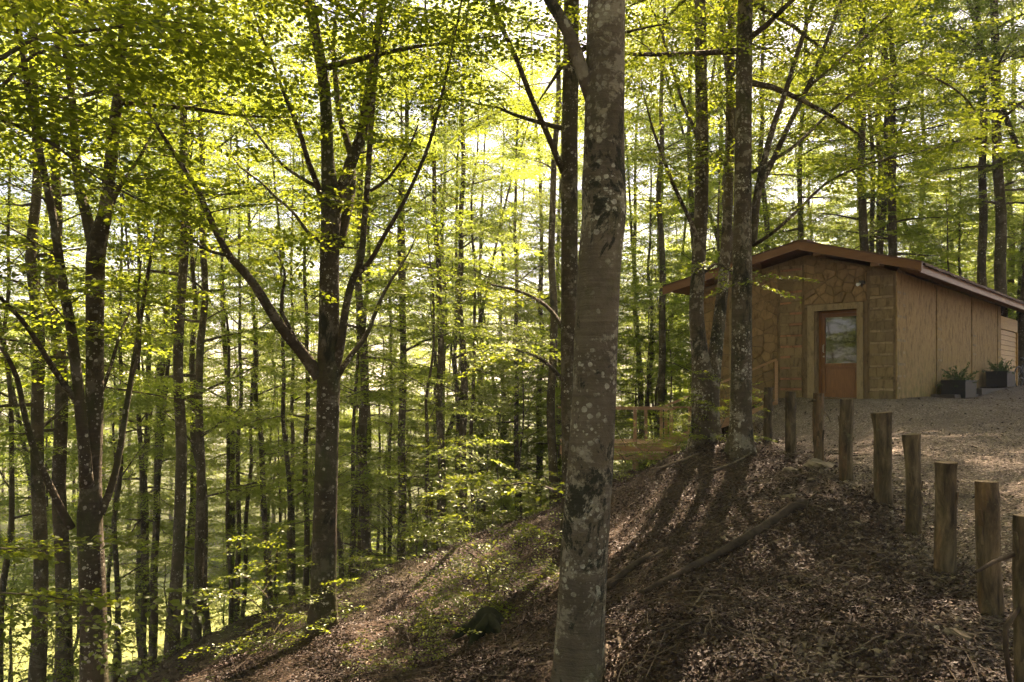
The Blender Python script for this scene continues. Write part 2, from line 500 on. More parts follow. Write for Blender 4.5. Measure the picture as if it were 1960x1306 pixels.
# ------------------------------------------------------------------ foliage and tree generator
def make_spray(rng, hexa, L=0.85, leaf=0.075, stations=5, per=5):
    """A flat beech spray: leaves set in two ranks on a forked twig, lying near the xy plane."""
    V, R = [], []
    k = 6 if hexa else 4
    pos = []
    for i in range(stations):
        s = (i + 0.6 + rng.uniform(-.15, .15)) / (stations + 0.4)
        for side in (-1, 1):
            a = side * math.radians(rng.uniform(38, 58))
            ln = L * (0.52 - 0.30 * s) * rng.uniform(.8, 1.2)
            o = np.array([L * s, 0.0])
            m = max(2, int(round(per * ln / (L * .4))))
            for j in range(m):
                q = (j + 0.7) / m
                p = o + ln * q * np.array([math.cos(a), math.sin(a)])
                b = a + (1 if j % 2 else -1) * math.radians(rng.uniform(25, 50))
                pos.append((p, b))
    for j in range(5):
        pos.append((np.array([L * (.72 + .07 * j), 0.0]), (1 if j % 2 else -1) * math.radians(rng.uniform(15, 45))))
    for p, b in pos:
        l = leaf * rng.uniform(.75, 1.2); w = l * rng.uniform(.58, .72)
        d = np.array([math.cos(b), math.sin(b), rng.normal(-.12, .22)]); d /= np.linalg.norm(d)
        sd = np.array([-math.sin(b), math.cos(b), 0.0])
        ro = rng.normal(0, .38)
        up = np.cross(d, sd)
        sd = sd * math.cos(ro) + up * math.sin(ro); up = np.cross(d, sd)
        o = np.array([p[0], p[1], -0.12 * (p[0] ** 2 + p[1] ** 2) / L + rng.normal(0, .018)])
        fo = w * .12
        if hexa:
            V.append([o, o + d*l*.3 + sd*w*.46 + up*fo, o + d*l*.68 + sd*w*.40 + up*fo, o + d*l, o + d*l*.68 - sd*w*.40 + up*fo, o + d*l*.3 - sd*w*.46 + up*fo])
        else:
            V.append([o, o + d*l*.45 + sd*w*.5 + up*fo, o + d*l, o + d*l*.45 - sd*w*.5 + up*fo])
        R.append(rng.random())
    return np.array(V), np.array(R)


def spray_set(seed, hexa, **kw):
    r = np.random.default_rng(seed)
    return [make_spray(r, hexa, **kw) for _ in range(8)]


SPR_FAR = spray_set(1, False, L=1.0, leaf=0.092, stations=6, per=7)
SPR_NEAR = spray_set(2, True, L=0.85, leaf=0.072, stations=6, per=6)
SPR_SMALL = spray_set(3, True, L=0.55, leaf=0.062, stations=4, per=4)


def leaves_mesh(name, sprays, templ, mat, rng):
    mb = MB()
    hexa = templ[0][0].shape[1] == 6
    if not sprays: return None
    A = np.array([np.r_[s[0], s[1], s[2], s[3]] for s in sprays])
    idx = rng.integers(0, len(templ), len(A))
    for t in range(len(templ)):
        B = A[idx == t]
        if not len(B): continue
        V, R = templ[t]
        d = B[:, 3:6]; d /= np.linalg.norm(d, axis=1)[:, None]
        up = np.tile([0, 0, 1.0], (len(B), 1)) + rng.normal(0, .16, (len(B), 3))
        sd = np.cross(up, d); sd /= np.linalg.norm(sd, axis=1)[:, None]
        up = np.cross(d, sd)
        sc = B[:, 6]
        W = (V[None, ..., 0:1] * d[:, None, None, :] + V[None, ..., 1:2] * sd[:, None, None, :] + V[None, ..., 2:3] * up[:, None, None, :]) * sc[:, None, None, None] + B[:, None, None, 0:3]
        n, nl, k = W.shape[:3]
        rn = np.clip(np.broadcast_to(R[None, :], (n, nl)) * .6 + B[:, 7][:, None] * .4, 0, 1)
        base = np.arange(n * nl)[:, None] * k
        if hexa:
            fa = np.stack([base + np.array([0, 3, 2, 1]), base + np.array([0, 5, 4, 3])], 1).reshape(-1, 4)
        else:
            fa = np.stack([base + np.array([0, 2, 1]), base + np.array([0, 3, 2])], 1).reshape(-1, 3)
        mb.add(W.reshape(-1, 3), fa, np.repeat(rn.ravel(), k))
    return mb.mesh(name, mat, smooth=False)


def rotz(v, a):
    c, s = math.cos(a), math.sin(a)
    return np.array([v[0]*c - v[1]*s, v[0]*s + v[1]*c, v[2]])


def walk(start, d, length, rng, n=6, wander=.12, lift=0.0):
    pts = [np.array(start, float)]; d = np.array(d, float); d /= np.linalg.norm(d)
    for i in range(n):
        d = d + rng.normal(0, wander, 3) + np.array([0, 0, lift / n]); d /= np.linalg.norm(d)
        pts.append(pts[-1] + d * length / n)
    return np.array(pts)


def at_s(pts, s):
    seg = np.linalg.norm(np.diff(pts, axis=0), axis=1); cum = np.r_[0, np.cumsum(seg)]
    t = s * cum[-1]; i = min(np.searchsorted(cum, t, side='right') - 1, len(seg) - 1)
    u = (t - cum[i]) / max(seg[i], 1e-9)
    d = pts[i+1] - pts[i]
    return pts[i] + d * u, d / max(np.linalg.norm(d), 1e-9), cum[-1]


def add_sprays(sp, pts, rng, s0=.2, gap=.33, sc=1.0):
    _, _, ln = at_s(pts, 0)
    n = max(1, int(ln * (1 - s0) / gap))
    tone = rng.random()
    for i in range(n + 1):
        s = s0 + (1 - s0) * i / n
        p, d, _ = at_s(pts, s)
        a = 0 if i == n else (1 if i % 2 else -1) * rng.uniform(.5, 1.0)
        q = rotz(d, a); q[2] = q[2] * .35 + rng.normal(-.06, .12)
        sp.append((p, q, sc * rng.uniform(.75, 1.2), np.clip(tone + rng.normal(0, .15), 0, 1)))


def sub_branches(wood, sp, pts, r, rng, s0=.25, gap=.42, k=.5, minlen=.5, sc=1.0, sides=3, upward=.25, sgap=.33):
    _, _, ln = at_s(pts, 0)
    n = max(2, int(ln * (1 - s0) / gap))
    side = 1
    for i in range(n):
        s = s0 + (1 - s0) * (i + rng.uniform(0, .8)) / n
        p, d, _ = at_s(pts, min(s, .99))
        side = -side
        if abs(d[2]) > .8:                        # from an upright stem: any way round
            q = rotz(np.array([1.0, 0, 0]), rng.uniform(0, 6.283)); q[2] = rng.uniform(.1, .7)
        else:
            q = rotz(d, side * rng.uniform(.6, 1.1)); q[2] = q[2] * .5 + rng.uniform(-.1, upward)
        L2 = (ln * k * (1 - s) + minlen) * rng.uniform(.7, 1.25)
        b = walk(p, q, L2, rng, 4, .10, -.12)
        wood.tube(b, np.linspace(max(.006, r * .35 * (1 - .6 * s)), .004, 5), sides, cap=False)
        add_sprays(sp, b, rng, .15, sgap, sc)
    add_sprays(sp, pts, rng, .6, sgap * 1.2, sc)


def crown_branches(wood, sp, stem, srad, h0, rng, n, reach, sc=1.0, gap=.42, sgap=.33, low=.15):
    """Primary branches off an upright stem, from height fraction h0 to its top."""
    az = rng.uniform(0, 6.28)
    for i in range(n):
        f = h0 + (1 - h0) * ((i + rng.uniform(0, .9)) / n) ** .9
        p, d, ln = at_s(stem, min(f, .985))
        az += 2.4 + rng.normal(0, .35)
        u = (f - h0) / (1 - h0)
        L = reach * (0.55 + 1.2 * u - 1.45 * u * u) * rng.uniform(.65, 1.2) + .4
        el = math.radians(8 + 48 * u + rng.normal(0, 9)) if u > low else math.radians(rng.uniform(-6, 18))
        q = np.array([math.cos(az) * math.cos(el), math.sin(az) * math.cos(el), math.sin(el)])
        b = walk(p, q, L, rng, 6, .09, -.25 if u < .4 else .05)
        r = np.interp(f, np.linspace(0, 1, len(srad)), srad) * .38
        r = min(max(r, .012), .07)
        wood.tube(b, np.linspace(r, .006, 7), 5, cap=False)
        sub_branches(wood, sp, b, r, rng, .2, gap, .42, .5, sc, 3, .2, sgap)


def make_variant(seed, Ht, r0, h0, n, reach, fork=None, wander=.016, sc=1.0, gap=.42, sgap=.42, templ=None, mat='leaf', bark='bark_far', sides=10):
    rng = np.random.default_rng(seed)
    wood, sp = MB(), []
    m = 16
    z = np.linspace(-.9, Ht, m + 1)
    xy = np.cumsum(rng.normal(0, wander * Ht / m * 3, (m + 1, 2)), axis=0); xy -= xy[1]
    xy[0] = 0
    stem = np.c_[xy, z]
    f = np.linspace(0, 1, m + 1)
    rad = r0 * (1 - .9 * f ** 1.15); rad[0] = r0 * 1.75; rad[1] = r0 * 1.12
    stem2 = spline(stem, 40); rad2 = np.interp(np.linspace(0, 1, len(stem2)), f, rad)
    wood.tube(stem2, rad2, sides, cap=False)
    crown_branches(wood, sp, stem, rad, h0, rng, n, reach, sc, gap, sgap)
    if fork:
        p, d, _ = at_s(stem, fork)
        a = rng.uniform(0, 6.28)
        q = np.array([math.cos(a) * .35, math.sin(a) * .35, 1.0])
        b = walk(p, q, Ht * (1 - fork) * .85, rng, 8, .03, .25)
        r = np.interp(fork, f, rad) * .75
        wood.tube(spline(b, 24), np.linspace(r, .02, 24), 8, cap=False)
        crown_branches(wood, sp, b, np.linspace(r, .02, 9), .25, rng, n // 2, reach * .8, sc, gap, sgap)
    wm = wood.mesh("trunk", M[bark])
    lm = leaves_mesh("crown", sp, templ or SPR_FAR, M[mat], rng)
    return wm, lm, len(sp)


def spline(pts, n):
    pts = np.asarray(pts, float)
    m = len(pts)
    ext = np.vstack([2 * pts[0] - pts[1], pts, 2 * pts[-1] - pts[-2]])
    out = []
    for t in np.linspace(0, m - 1, n):
        i = min(int(t), m - 2); u = t - i
        p0, p1, p2, p3 = ext[i], ext[i+1], ext[i+2], ext[i+3]
        out.append(.5 * ((2*p1) + (-p0+p2)*u + (2*p0-5*p1+4*p2-p3)*u*u + (-p0+3*p1-3*p2+p3)*u**3))
    return np.array(out)


VAR = [make_variant(11, 25, .19, .22, 38, 3.4),
       make_variant(12, 24, .17, .26, 26, 3.0, fork=.42),
       make_variant(13, 26, .20, .30, 38, 3.6, wander=.022),
       make_variant(14, 20, .13, .2, 20, 2.5, wander=.024),
       make_variant(15, 25, .17, .24, 25, 3.0, fork=.3),
       make_variant(19, 24, .17, .26, 25, 2.9, wander=.02),             # open crown
       make_variant(16, 9, .06, .15, 14, 2.3, wander=.03, gap=.40),      # understorey
       make_variant(17, 6, .045, .12, 12, 2.0, wander=.04, gap=.40),
       make_variant(18, 12, .08, .15, 16, 2.4, wander=.035, gap=.42),
       make_variant(20, 22, .11, .33, 12, 2.0, wander=.022),
       make_variant(21, 22, .15, .45, 8, 2.0, wander=.02)]            # bare pole
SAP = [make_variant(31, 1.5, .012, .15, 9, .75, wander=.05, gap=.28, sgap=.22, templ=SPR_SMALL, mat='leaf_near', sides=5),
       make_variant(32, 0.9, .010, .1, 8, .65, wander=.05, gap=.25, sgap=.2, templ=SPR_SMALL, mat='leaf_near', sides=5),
       make_variant(33, 2.3, .016, .2, 11, .9, wander=.05, gap=.3, sgap=.24, templ=SPR_SMALL, mat='leaf_near', sides=5)]


def plant_tree(name, var, x, y, label, cat, group=None, s=1.0, sxy=None, rz=None, tilt=(0, 0), lib=None, sink=0.0):
    rz = random.uniform(0, 6.28) if rz is None else rz
    r = empty(name, (x, y, H(x, y) - sink), 0, label, cat, group)
    r.rotation_euler = (tilt[0], tilt[1], rz)
    r.scale = (sxy or s, sxy or s, s)
    wm, lm, _ = (lib or VAR)[var]
    link("trunk", wm, r); link("crown", lm, r)
    return r


# ------------------------------------------------------------------ the near trees, limb by limb
def bark_disp(seed, amp=.035, flare=None, burls=()):
    off = Vector((seed * 7.3, seed * 3.1, seed * 1.7))
    def f(i, ang, p):
        out = np.ones(len(ang))
        for k, a in enumerate(ang):
            q = Vector((math.cos(a) * .9, math.sin(a) * .9, p[2] * .9)) + off
            out[k] += amp * mnoise.noise(q * 1.3) + amp * .45 * mnoise.noise(q * 5.0)
        if flare is not None:
            h = p[2] - flare
            if h < .7:
                t = max(0.0, 1 - h / .7)
                out *= 1 + t * t * (.12 + .16 * np.sin(ang * 4 + seed) + .07 * np.sin(ang * 7 + 2))
        for bz, amt, wd, ba in burls:
            out += amt * math.exp(-((p[2] - bz) / wd) ** 2) * (.5 + .5 * np.cos(ang - ba))
        return out
    return f


def trace(points, Y):
    """Stem from photographed pixels: (px, py, width in px, depth offset)."""
    pts, rad = [], []
    for q in points:
        d = q[3] if len(q) > 3 else 0.0
        pts.append(P(q[0], q[1], Y + d)); rad.append(q[2] * .81 / 2 / F * (Y + d))
    return np.array(pts), np.array(rad)


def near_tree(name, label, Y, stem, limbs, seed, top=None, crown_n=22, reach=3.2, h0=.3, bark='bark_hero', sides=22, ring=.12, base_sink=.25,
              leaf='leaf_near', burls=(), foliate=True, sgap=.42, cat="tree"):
    rng = np.random.default_rng(seed)
    sp, rad = trace(stem, Y)
    bx, by = sp[0][0], sp[0][1]
    gz = H(bx, by)
    base = np.array([bx, by, gz])
    # carry the stem down into the soil
    sp = np.vstack([[bx, by, gz - base_sink], sp]) if sp[0][2] > gz - base_sink + .1 else sp
    if len(sp) > len(rad): rad = np.r_[rad[0] * 1.05, rad]
    root = empty(name, base, 0, label, cat)
    sprays = []
    tr = MB()
    if top is not None:                            # the stem above the picture's edge
        z1 = gz + top
        d = sp[-1] - sp[-2]; d = d / np.linalg.norm(d); d[:2] *= .6
        ext = [sp[-1] + d * (z1 - sp[-1][2]) * t + np.r_[rng.normal(0, .12, 2), 0] for t in (.25, .5, .75, 1.0)]
        sp = np.vstack([sp, ext]); rad = np.r_[rad, rad[-1] * np.array([.85, .62, .38, .12])]
    ln = np.linalg.norm(np.diff(sp, axis=0), axis=1).sum()
    n = int(ln / ring)
    cs = spline(sp, n); cr = np.interp(np.linspace(0, len(sp) - 1, n), np.arange(len(sp)), rad)
    tr.tube(cs - base, cr, sides, cap=True, disp=bark_disp(seed, .035, 0.0, [(b[0] + EYE - gz, *b[1:]) for b in burls]))
    if top is not None and foliate:
        crown_branches(tr, sprays, sp - base, rad, h0, rng, crown_n, reach, 1.0, .45, sgap)
    tr.build("trunk", M[bark], root, smooth=True)
    for lb in limbs:
        pts, r = trace(lb['p'], Y)
        if lb.get('ext'):
            d = pts[-1] - pts[-2]; d /= np.linalg.norm(d)
            e = walk(pts[-1], d, lb['ext'], rng, 4, .06, .1)[1:]
            pts = np.vstack([pts, e]); r = np.r_[r, r[-1] * np.linspace(.8, .25, 4)]
        m = MB()
        k = max(8, int(np.linalg.norm(np.diff(pts, axis=0), axis=1).sum() / .16))
        cp = spline(pts, k); rr = np.interp(np.linspace(0, len(pts) - 1, k), np.arange(len(pts)), r)
        m.tube(cp - base, rr, 10, cap=True, disp=bark_disp(seed + 3, .05))
        if lb.get('leaf', True):
            sub_branches(m, sprays, cp - base, float(rr.mean()), rng, lb.get('s0', .35), lb.get('gap', .5), lb.get('k', .3), .6, 1.0, 3, .3, sgap)
        m.build("limb", M[bark], root, smooth=True)
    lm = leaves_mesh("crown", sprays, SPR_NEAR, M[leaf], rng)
    if lm:
        cr = link("crown", lm, root)
        A = np.array([np.r_[s[0], s[1], s[2]] for s in sprays]); d = A[:, 3:6] / np.linalg.norm(A[:, 3:6], axis=1)[:, None]
        e = A[:, :3] + d * A[:, 6:7] * .78 + np.array([0, 0, -.05])
        w = np.array([0, 0, .0035]); sd = np.cross(d, [0, 0, 1.0]); sd *= .0035 / (np.linalg.norm(sd, axis=1)[:, None] + 1e-6)
        V = np.stack([A[:, :3] - w, A[:, :3] + w, e, A[:, :3] - sd, A[:, :3] + sd, e + [0, 0, .001]], 1); b = np.arange(len(A))[:, None] * 6
        tw = MB(); tw.add(V.reshape(-1, 3), np.stack([b + [0, 1, 2], b + [3, 4, 5]], 1).reshape(-1, 3)); o = tw.build("twigs", M['bark_far'], cr); o["kind"] = "stuff" 
    return root


near_tree("beech_tree", "thick grey beech trunk blotched with black mould and white lichen, standing alone in the foreground", 6.2,
          [(1104,1345,134), (1107,1290,121), (1112,1180,114), (1122,1000,110), (1135,800,105), (1142,620,102), (1150,480,100), (1155,390,98), (1156,250,95), (1159,120,91), (1161,0,88), (1165,-160,84)],
          [dict(p=[(1135,190,40), (1112,130,34,-.05), (1088,62,31,-.1), (1052,0,27,-.1), (1010,-70,24,0)], ext=3, s0=.6)],
          101, top=17, crown_n=20, reach=3.6, h0=.42, sides=34, ring=.055, bark='bark_front', burls=[(1.38, .10, .22, 0.0), (1.55, .07, .12, 2.5), (1.0, .05, .15, 2.0)])

near_tree("beech_tree", "dark mossy beech trunk standing close behind the thick lichened foreground trunk", 13.5,
          [(1094,985,50), (1093,900,44), (1090,700,41), (1090,500,40), (1090,300,39), (1093,100,37), (1094,0,36), (1096,-90,34)],
          [dict(p=[(1078,330,16), (1050,262,14,-.3), (1018,190,13,-.6), (988,112,12,-.9), (955,40,11,-1.2), (938,-10,10,-1.4)], ext=2, s0=.25),
           dict(p=[(1085,640,12), (1050,590,9,.4), (1000,560,7,.8), (940,545,5,1.2)], s0=.15),
           dict(p=[(1084,735,11), (1040,690,8,-.6), (985,668,6,-1.0)], s0=.15),
           dict(p=[(1086,955,10), (1050,935,8,-.5), (1010,925,6,-.9), (960,930,4,-1.2)], s0=.1, gap=.4)],
          102, top=19, crown_n=20, reach=3.2, h0=.36, bark='bark')

near_tree("beech_tree", "spreading beech with a V-shaped pair of low limbs and a forked top, on the slope", 11.6,
          [(614,1216,76), (618,1170,62), (622,1000,56), (626,850,53), (629,720,54), (630,600,47), (631,480,44), (633,400,46), (627,300,30), (621,170,27), (600,40,24), (588,-40,22)],
          [dict(p=[(612,722,34), (578,676,27,-.1), (545,636,26,-.3), (513,588,23,-.5), (490,550,21,-.7), (462,515,20,-.9), (438,489,18,-1.0), (412,440,15,-1.1), (392,395,13,-1.2), (374,358,12,-1.3)], ext=1.8, s0=.5, gap=.35, k=.35),
           dict(p=[(575,672,12,-.1), (556,630,10,-.2), (537,592,9,-.3), (545,540,7,-.3), (542,510,6,-.4), (525,480,4,-.4)], s0=.4),
           dict(p=[(436,489,9,-1.0), (405,482,8,-1.2), (385,472,6,-1.4), (365,455,5,-1.6)], s0=.2),
           dict(p=[(612,462,9,0), (585,440,8,.3), (560,405,7,.6), (528,378,6,.9), (500,350,5,1.2), (462,322,4,1.5)], ext=.8, s0=.15),
           dict(p=[(617,385,17), (604,345,14,-.2), (590,310,13,-.5), (576,260,11,-.8), (556,210,9,-1.1), (540,170,8,-1.3)], ext=1.5, s0=.2),
           dict(p=[(606,358,10,.0), (572,338,8,.2), (540,315,7,.4), (512,282,6,.6), (480,240,5,.9)], ext=.8, s0=.15),
           dict(p=[(640,400,34), (655,360,31,.1), (676,300,28,.2), (694,250,25,.3), (710,150,22,.4), (724,60,20,.5), (738,-30,18,.6)], ext=3, s0=.3),
           dict(p=[(648,470,26,.1), (660,420,24,.25), (672,370,20,.5), (672,300,17,.8), (650,220,14,1.0), (640,120,12,1.2)], ext=1.5, s0=.4),
           dict(p=[(640,712,24), (652,660,20,-.1), (660,600,18,-.2), (672,545,17,-.3), (690,500,16,-.4), (697,430,14,-.4), (704,340,13,-.4), (712,220,12,-.4), (722,100,10,-.3), (730,0,9,-.3)], ext=2, s0=.35),
           dict(p=[(690,520,13,-.4), (712,495,11,-.5), (735,452,10,-.6), (766,400,9,-.8), (793,345,8,-.9), (820,280,8,-1.1), (838,215,7,-1.2), (862,110,6,-1.3), (880,20,5,-1.4)], ext=1, s0=.25, gap=.35, k=.35),
           dict(p=[(710,365,8,-.4), (740,345,7,-.6), (765,312,6,-.8), (782,285,5,-1.0), (800,240,4,-1.2)], s0=.2),
           dict(p=[(648,718,14), (672,680,12,.2), (700,645,11,.4), (718,600,9,.6), (736,558,8,.8), (760,520,6,1.0)], ext=.8, s0=.35)],
          103, top=19, crown_n=30, reach=3.8, h0=.42, bark='bark', sides=26, ring=.09)

near_tree("beech_tree", "many-stemmed dark beech rising steeply at the lower edge of the slope", 10.7,
          [(181,1400,76), (180,1306,62), (178,1150,58), (174,1050,58), (172,985,56), (176,900,42), (181,760,40), (182,600,40), (183,500,42), (190,450,40), (203,395,30), (217,255,26), (230,150,22), (236,40,19), (240,-40,18)],
          [dict(p=[(166,930,34,-.1), (161,863,28,-.25), (148,728,25,-.35), (134,620,23,-.45), (121,548,22,-.5), (104,430,19,-.6), (80,310,17,-.7), (56,190,15,-.8), (40,80,13,-.9)], ext=2, s0=.2, gap=.32, k=.35),
           dict(p=[(180,475,30), (165,410,26,.1), (150,350,23,.2), (143,270,20,.3), (136,170,17,.4), (120,60,15,.5)], ext=2.5, s0=.2, gap=.35, k=.35),
           dict(p=[(136,1010,20,-.1), (112,965,17,-.3), (84,905,16,-.5), (62,850,15,-.7), (46,790,13,-.9), (34,730,12,-1.1), (12,680,10,-1.3), (-20,640,9,-1.5)], ext=1.5, s0=.35),
           dict(p=[(148,770,16,-.3), (122,735,14,-.5), (92,690,13,-.7), (62,640,12,-.9), (30,600,10,-1.1), (-10,560,8,-1.3)], ext=1.2, s0=.15, gap=.35, k=.4),
           dict(p=[(192,985,20), (212,935,17,.1), (228,870,15,.2), (242,780,14,.3), (252,720,13,.4), (262,655,11,.5), (284,520,8,.6), (300,440,6,.7)], ext=1, s0=.35, gap=.35, k=.35),
           dict(p=[(252,722,9,.4), (262,690,8,.3), (268,655,7,.2), (264,580,6,.1), (270,500,5,0)], s0=.3),
           dict(p=[(192,760,9), (212,700,8,.3), (230,640,7,.6), (250,590,5,.9)], s0=.2),
           dict(p=[(205,420,12), (228,360,10,.4), (262,310,8,.8), (286,268,6,1.1)], ext=1, s0=.2)],
          104, top=20, crown_n=34, reach=4.2, h0=.4, bark='bark', sides=24, ring=.1)

near_tree("beech_tree", "straight beech with a dark mossy side and a pale lit edge, before the cabin wall", 14.0,
          [(1418,866,62), (1418,820,52), (1419,700,48), (1420,560,46), (1421,420,42), (1423,250,38), (1425,100,36), (1427,-20,34), (1428,-80,33)],
          [dict(p=[(1438,470,26,.1), (1447,390,20,.1), (1458,330,16,0), (1478,250,14,-.1), (1502,180,12,-.2), (1530,90,11,-.3), (1562,-10,10,-.4)], ext=2, s0=.2, gap=.45),
           dict(p=[(1452,360,16,.1), (1478,310,13,.3), (1510,240,12,.5), (1545,170,11,.7), (1578,90,9,.9), (1612,-5,8,1.1)], ext=2, s0=.15, gap=.45),
           dict(p=[(1546,168,9,.7), (1590,130,8,.6), (1640,85,7,.5), (1690,40,6,.4), (1735,-5,5,.3)], ext=1, s0=.1, gap=.45),
           dict(p=[(1442,470,9,0), (1480,445,8,-.4), (1530,400,7,-.8), (1580,352,6,-1.2), (1650,318,5,-1.6), (1720,300,4,-2)], ext=.8, s0=.15, gap=.45),
           dict(p=[(1440,330,9,.3), (1520,280,8,.4), (1600,205,7,.5), (1660,165,7,.6), (1745,138,6,.7), (1800,155,5,.8), (1850,190,4,.9), (1880,240,3,1.0)], s0=.15, gap=.4)],
          105, top=19, crown_n=52, reach=5.2, h0=.34, bark='bark_hero', sides=24, ring=.1)

near_tree("beech_tree", "pale twin-stemmed beech splitting low into a narrow V, beside the boardwalk stair", 15.5,
          [(1351,858,78), (1351,800,66), (1349,740,64), (1340,680,40), (1333,600,34), (1336,520,32), (1342,400,32), (1344,280,30), (1342,150,28), (1340,0,26), (1338,-60,25)],
          [dict(p=[(1362,770,36), (1368,690,34), (1378,600,30,.2), (1386,520,26,.4), (1392,420,24,.6), (1396,300,22,.8), (1398,150,19,1), (1400,0,17,1.2)], ext=3, s0=.4),
           dict(p=[(1340,470,12), (1320,420,10,-.3), (1296,370,9,-.5), (1272,310,8,-.8), (1252,255,6,-1.0)], ext=1, s0=.15),
           dict(p=[(1344,310,11), (1330,250,9,.3), (1308,200,8,.6), (1280,110,7,.9), (1262,50,6,1.2)], ext=1, s0=.15),
           dict(p=[(1350,520,8), (1372,505,6,-.5), (1400,520,5,-.9), (1440,545,4,-1.3)], s0=.1, gap=.4)],
          106, top=19, crown_n=17, reach=3.2, h0=.4, bark='bark_hero', sides=24, ring=.12)

# a beech rooted beside the frame whose boughs reach in overhead
near_tree("beech_tree", "beech rooted outside the picture whose leafy dark boughs cross the upper corner", 6.0,
          [(-420,1600,90), (-420,1000,80), (-425,500,76), (-430,0,70), (-432,-300,60)],
          [dict(p=[(-420,260,30), (-250,190,22,-.1), (-100,150,16,0), (0,112,11,.1), (70,72,9,.2), (140,62,8,.3), (250,48,6,.4), (330,20,4,.5)], s0=.2, gap=.4, k=.35),
           dict(p=[(-420,330,26), (-220,240,18,.3), (-60,200,12,.6), (0,170,9,.8), (60,108,8,.9), (140,88,7,1.0), (260,88,5,1.1), (340,78,4,1.2)], s0=.2, gap=.4, k=.35),
           dict(p=[(-420,420,24), (-220,300,16,.5), (-50,220,10,.8), (90,270,7,1.0), (170,330,5,1.2), (260,380,4,1.4)], s0=.2, gap=.4, k=.35),
           dict(p=[(-420,60,26), (-200,-80,20,.6), (0,-120,15,1.2), (200,-110,12,1.8), (420,-60,9,2.4), (600,-40,6,3.0)], s0=.2, gap=.4, k=.35),
           dict(p=[(-420,1050,16), (-250,1100,10,.2), (-100,1130,7,.4), (0,1135,5,.6), (90,1142,4,.8), (150,1152,3,.9)], s0=.5, gap=.6, k=.15),
           dict(p=[(-420,930,16), (-250,1000,10,1.2), (-90,1040,7,1.4), (0,1050,5,1.6), (60,1050,3,1.8)], s0=.5, gap=.6, k=.15)],
          107, top=17, crown_n=16, reach=3.6, h0=.5, bark='bark', sides=18, ring=.2, sgap=.3)
# ------------------------------------------------------------------ trees that can be told apart behind the near ones
KNOWN = [  # px of the trunk, depth, trunk width in px, variant, lean (px over the height of the picture), label
    (330, 18.6, 25, 5, 0, "straight dark beech trunk, first of the three poles beside the many-stemmed beech"),
    (375, 21.7, 20, 5, -2, "straight beech pole, middle of the three slim trunks at the foot of the slope"),
    (402, 24.0, 17, 3, -14, "slightly curved beech pole, third of the slim trunks, nearest the spreading beech"),
    (122, 17.8, 33, 5, 0, "stout beech trunk rooted before the bright meadow, behind the many-stemmed beech"),
    (70, 16.0, 30, 5, 0, "dark burled beech trunk second from the picture's outer edge above the meadow"),
    (2, 20.0, 14, 3, 0, "slim beech trunk cut by the picture's outer edge above the meadow"),
    (218, 24.0, 12, 3, 0, "thin beech pole just past the many-stemmed beech, over the meadow's edge"),
    (268, 27.0, 13, 1, 4, "forked thin beech beyond the meadow's edge with stems fanning from low down"),
    (290, 27.8, 16, 4, 10, "low-forking beech with fanned stems down in the valley"),
    (520, 30.0, 14, 5, -45, "slanting slender beech leaning away from the spreading beech"),
    (452, 31.0, 10, 5, 0, "very thin upright beech between the slanting one and the three poles"),
    (556, 33.0, 10, 5, 0, "thin upright beech close beside the slanting one"),
    (581, 29.0, 13, 5, -6, "upright beech pole just before the spreading beech's trunk"),
    (672, 31.0, 12, 5, 40, "thin leaning beech seen just past the spreading beech's trunk"),
    (707, 23.5, 21, 5, -2, "straight beech with a swollen mossy foot on the ridge of the slope"),
    (768, 26.5, 18, 4, 24, "leaning forked beech between the mossy-footed one and the Y-shaped one"),
    (741, 35.0, 9, 5, 0, "faint thin beech behind the leaning forked one"),
    (842, 24.5, 17, 10, -6, "sunlit Y-forked beech standing on the bright crest of the bank"),
    (878, 32.0, 12, 5, 0, "dim beech pole close behind the sunlit pole at the crest"),
    (896, 27.0, 18, 5, 0, "sunlit brown beech pole just beyond the Y-forked one"),
    (986, 32.0, 12, 5, 0, "slim upright beech midway between the crest poles and the foreground trunk"),
    (1062, 24.0, 19, 10, 0, "warm brown beech trunk tucked beside the dark mossy one"),
    (1268, 27.0, 17, 10, -4, "slim beech rising behind the boardwalk railing"),
    (1232, 36.0, 10, 3, 0, "thin pale beech between the foreground trunk and the one behind the railing"),
    (1384, 22.0, 22, 10, 4, "beech trunk standing behind the pale twin-stemmed one"),
    (1530, 33.0, 13, 2, 0, "thin beech showing just above the cabin's ridge"),
    (1662, 34.0, 12, 2, 0, "first of the three dark trunks above the cabin roof, the thinnest"),
    (1688, 33.0, 15, 1, 4, "second of the three dark trunks above the cabin roof, forked"),
    (1722, 31.0, 21, 0, -4, "third and thickest of the three dark trunks above the cabin roof"),
    (1886, 29.0, 18, 2, 0, "beech trunk above the roof's lower end, first of the close trio"),
    (1914, 28.0, 24, 0, -2, "thickest beech trunk above the roof's lower end, middle of the close trio"),
    (1957, 29.0, 20, 4, 0, "beech trunk at the picture's edge above the roof's lower end"),
]
R0 = [.19, .17, .20, .13, .17, .17, 0, 0, 0, .11, .15]
for px, Y, w, v, lean, lab in KNOWN:
    X = (px - CX) / F * Y
    sxy = min(max(w / F * Y / (2 * R0[v]) * .98, .6), 1.35)
    t = math.atan(lean / 900.0)
    r = plant_tree("beech_tree", v, X, Y, lab, "tree", "beech trunks of the wood beyond the slope", random.uniform(.92, 1.08), max(sxy, .62), None, (0, 0))
    r.rotation_mode = 'XYZ'
    r.matrix_world = Matrix.Translation(r.location) @ Matrix.Rotation(t, 4, 'Y') @ Matrix.Rotation(r.rotation_euler.z, 4, 'Z') @ Matrix.Diagonal((*r.scale, 1))

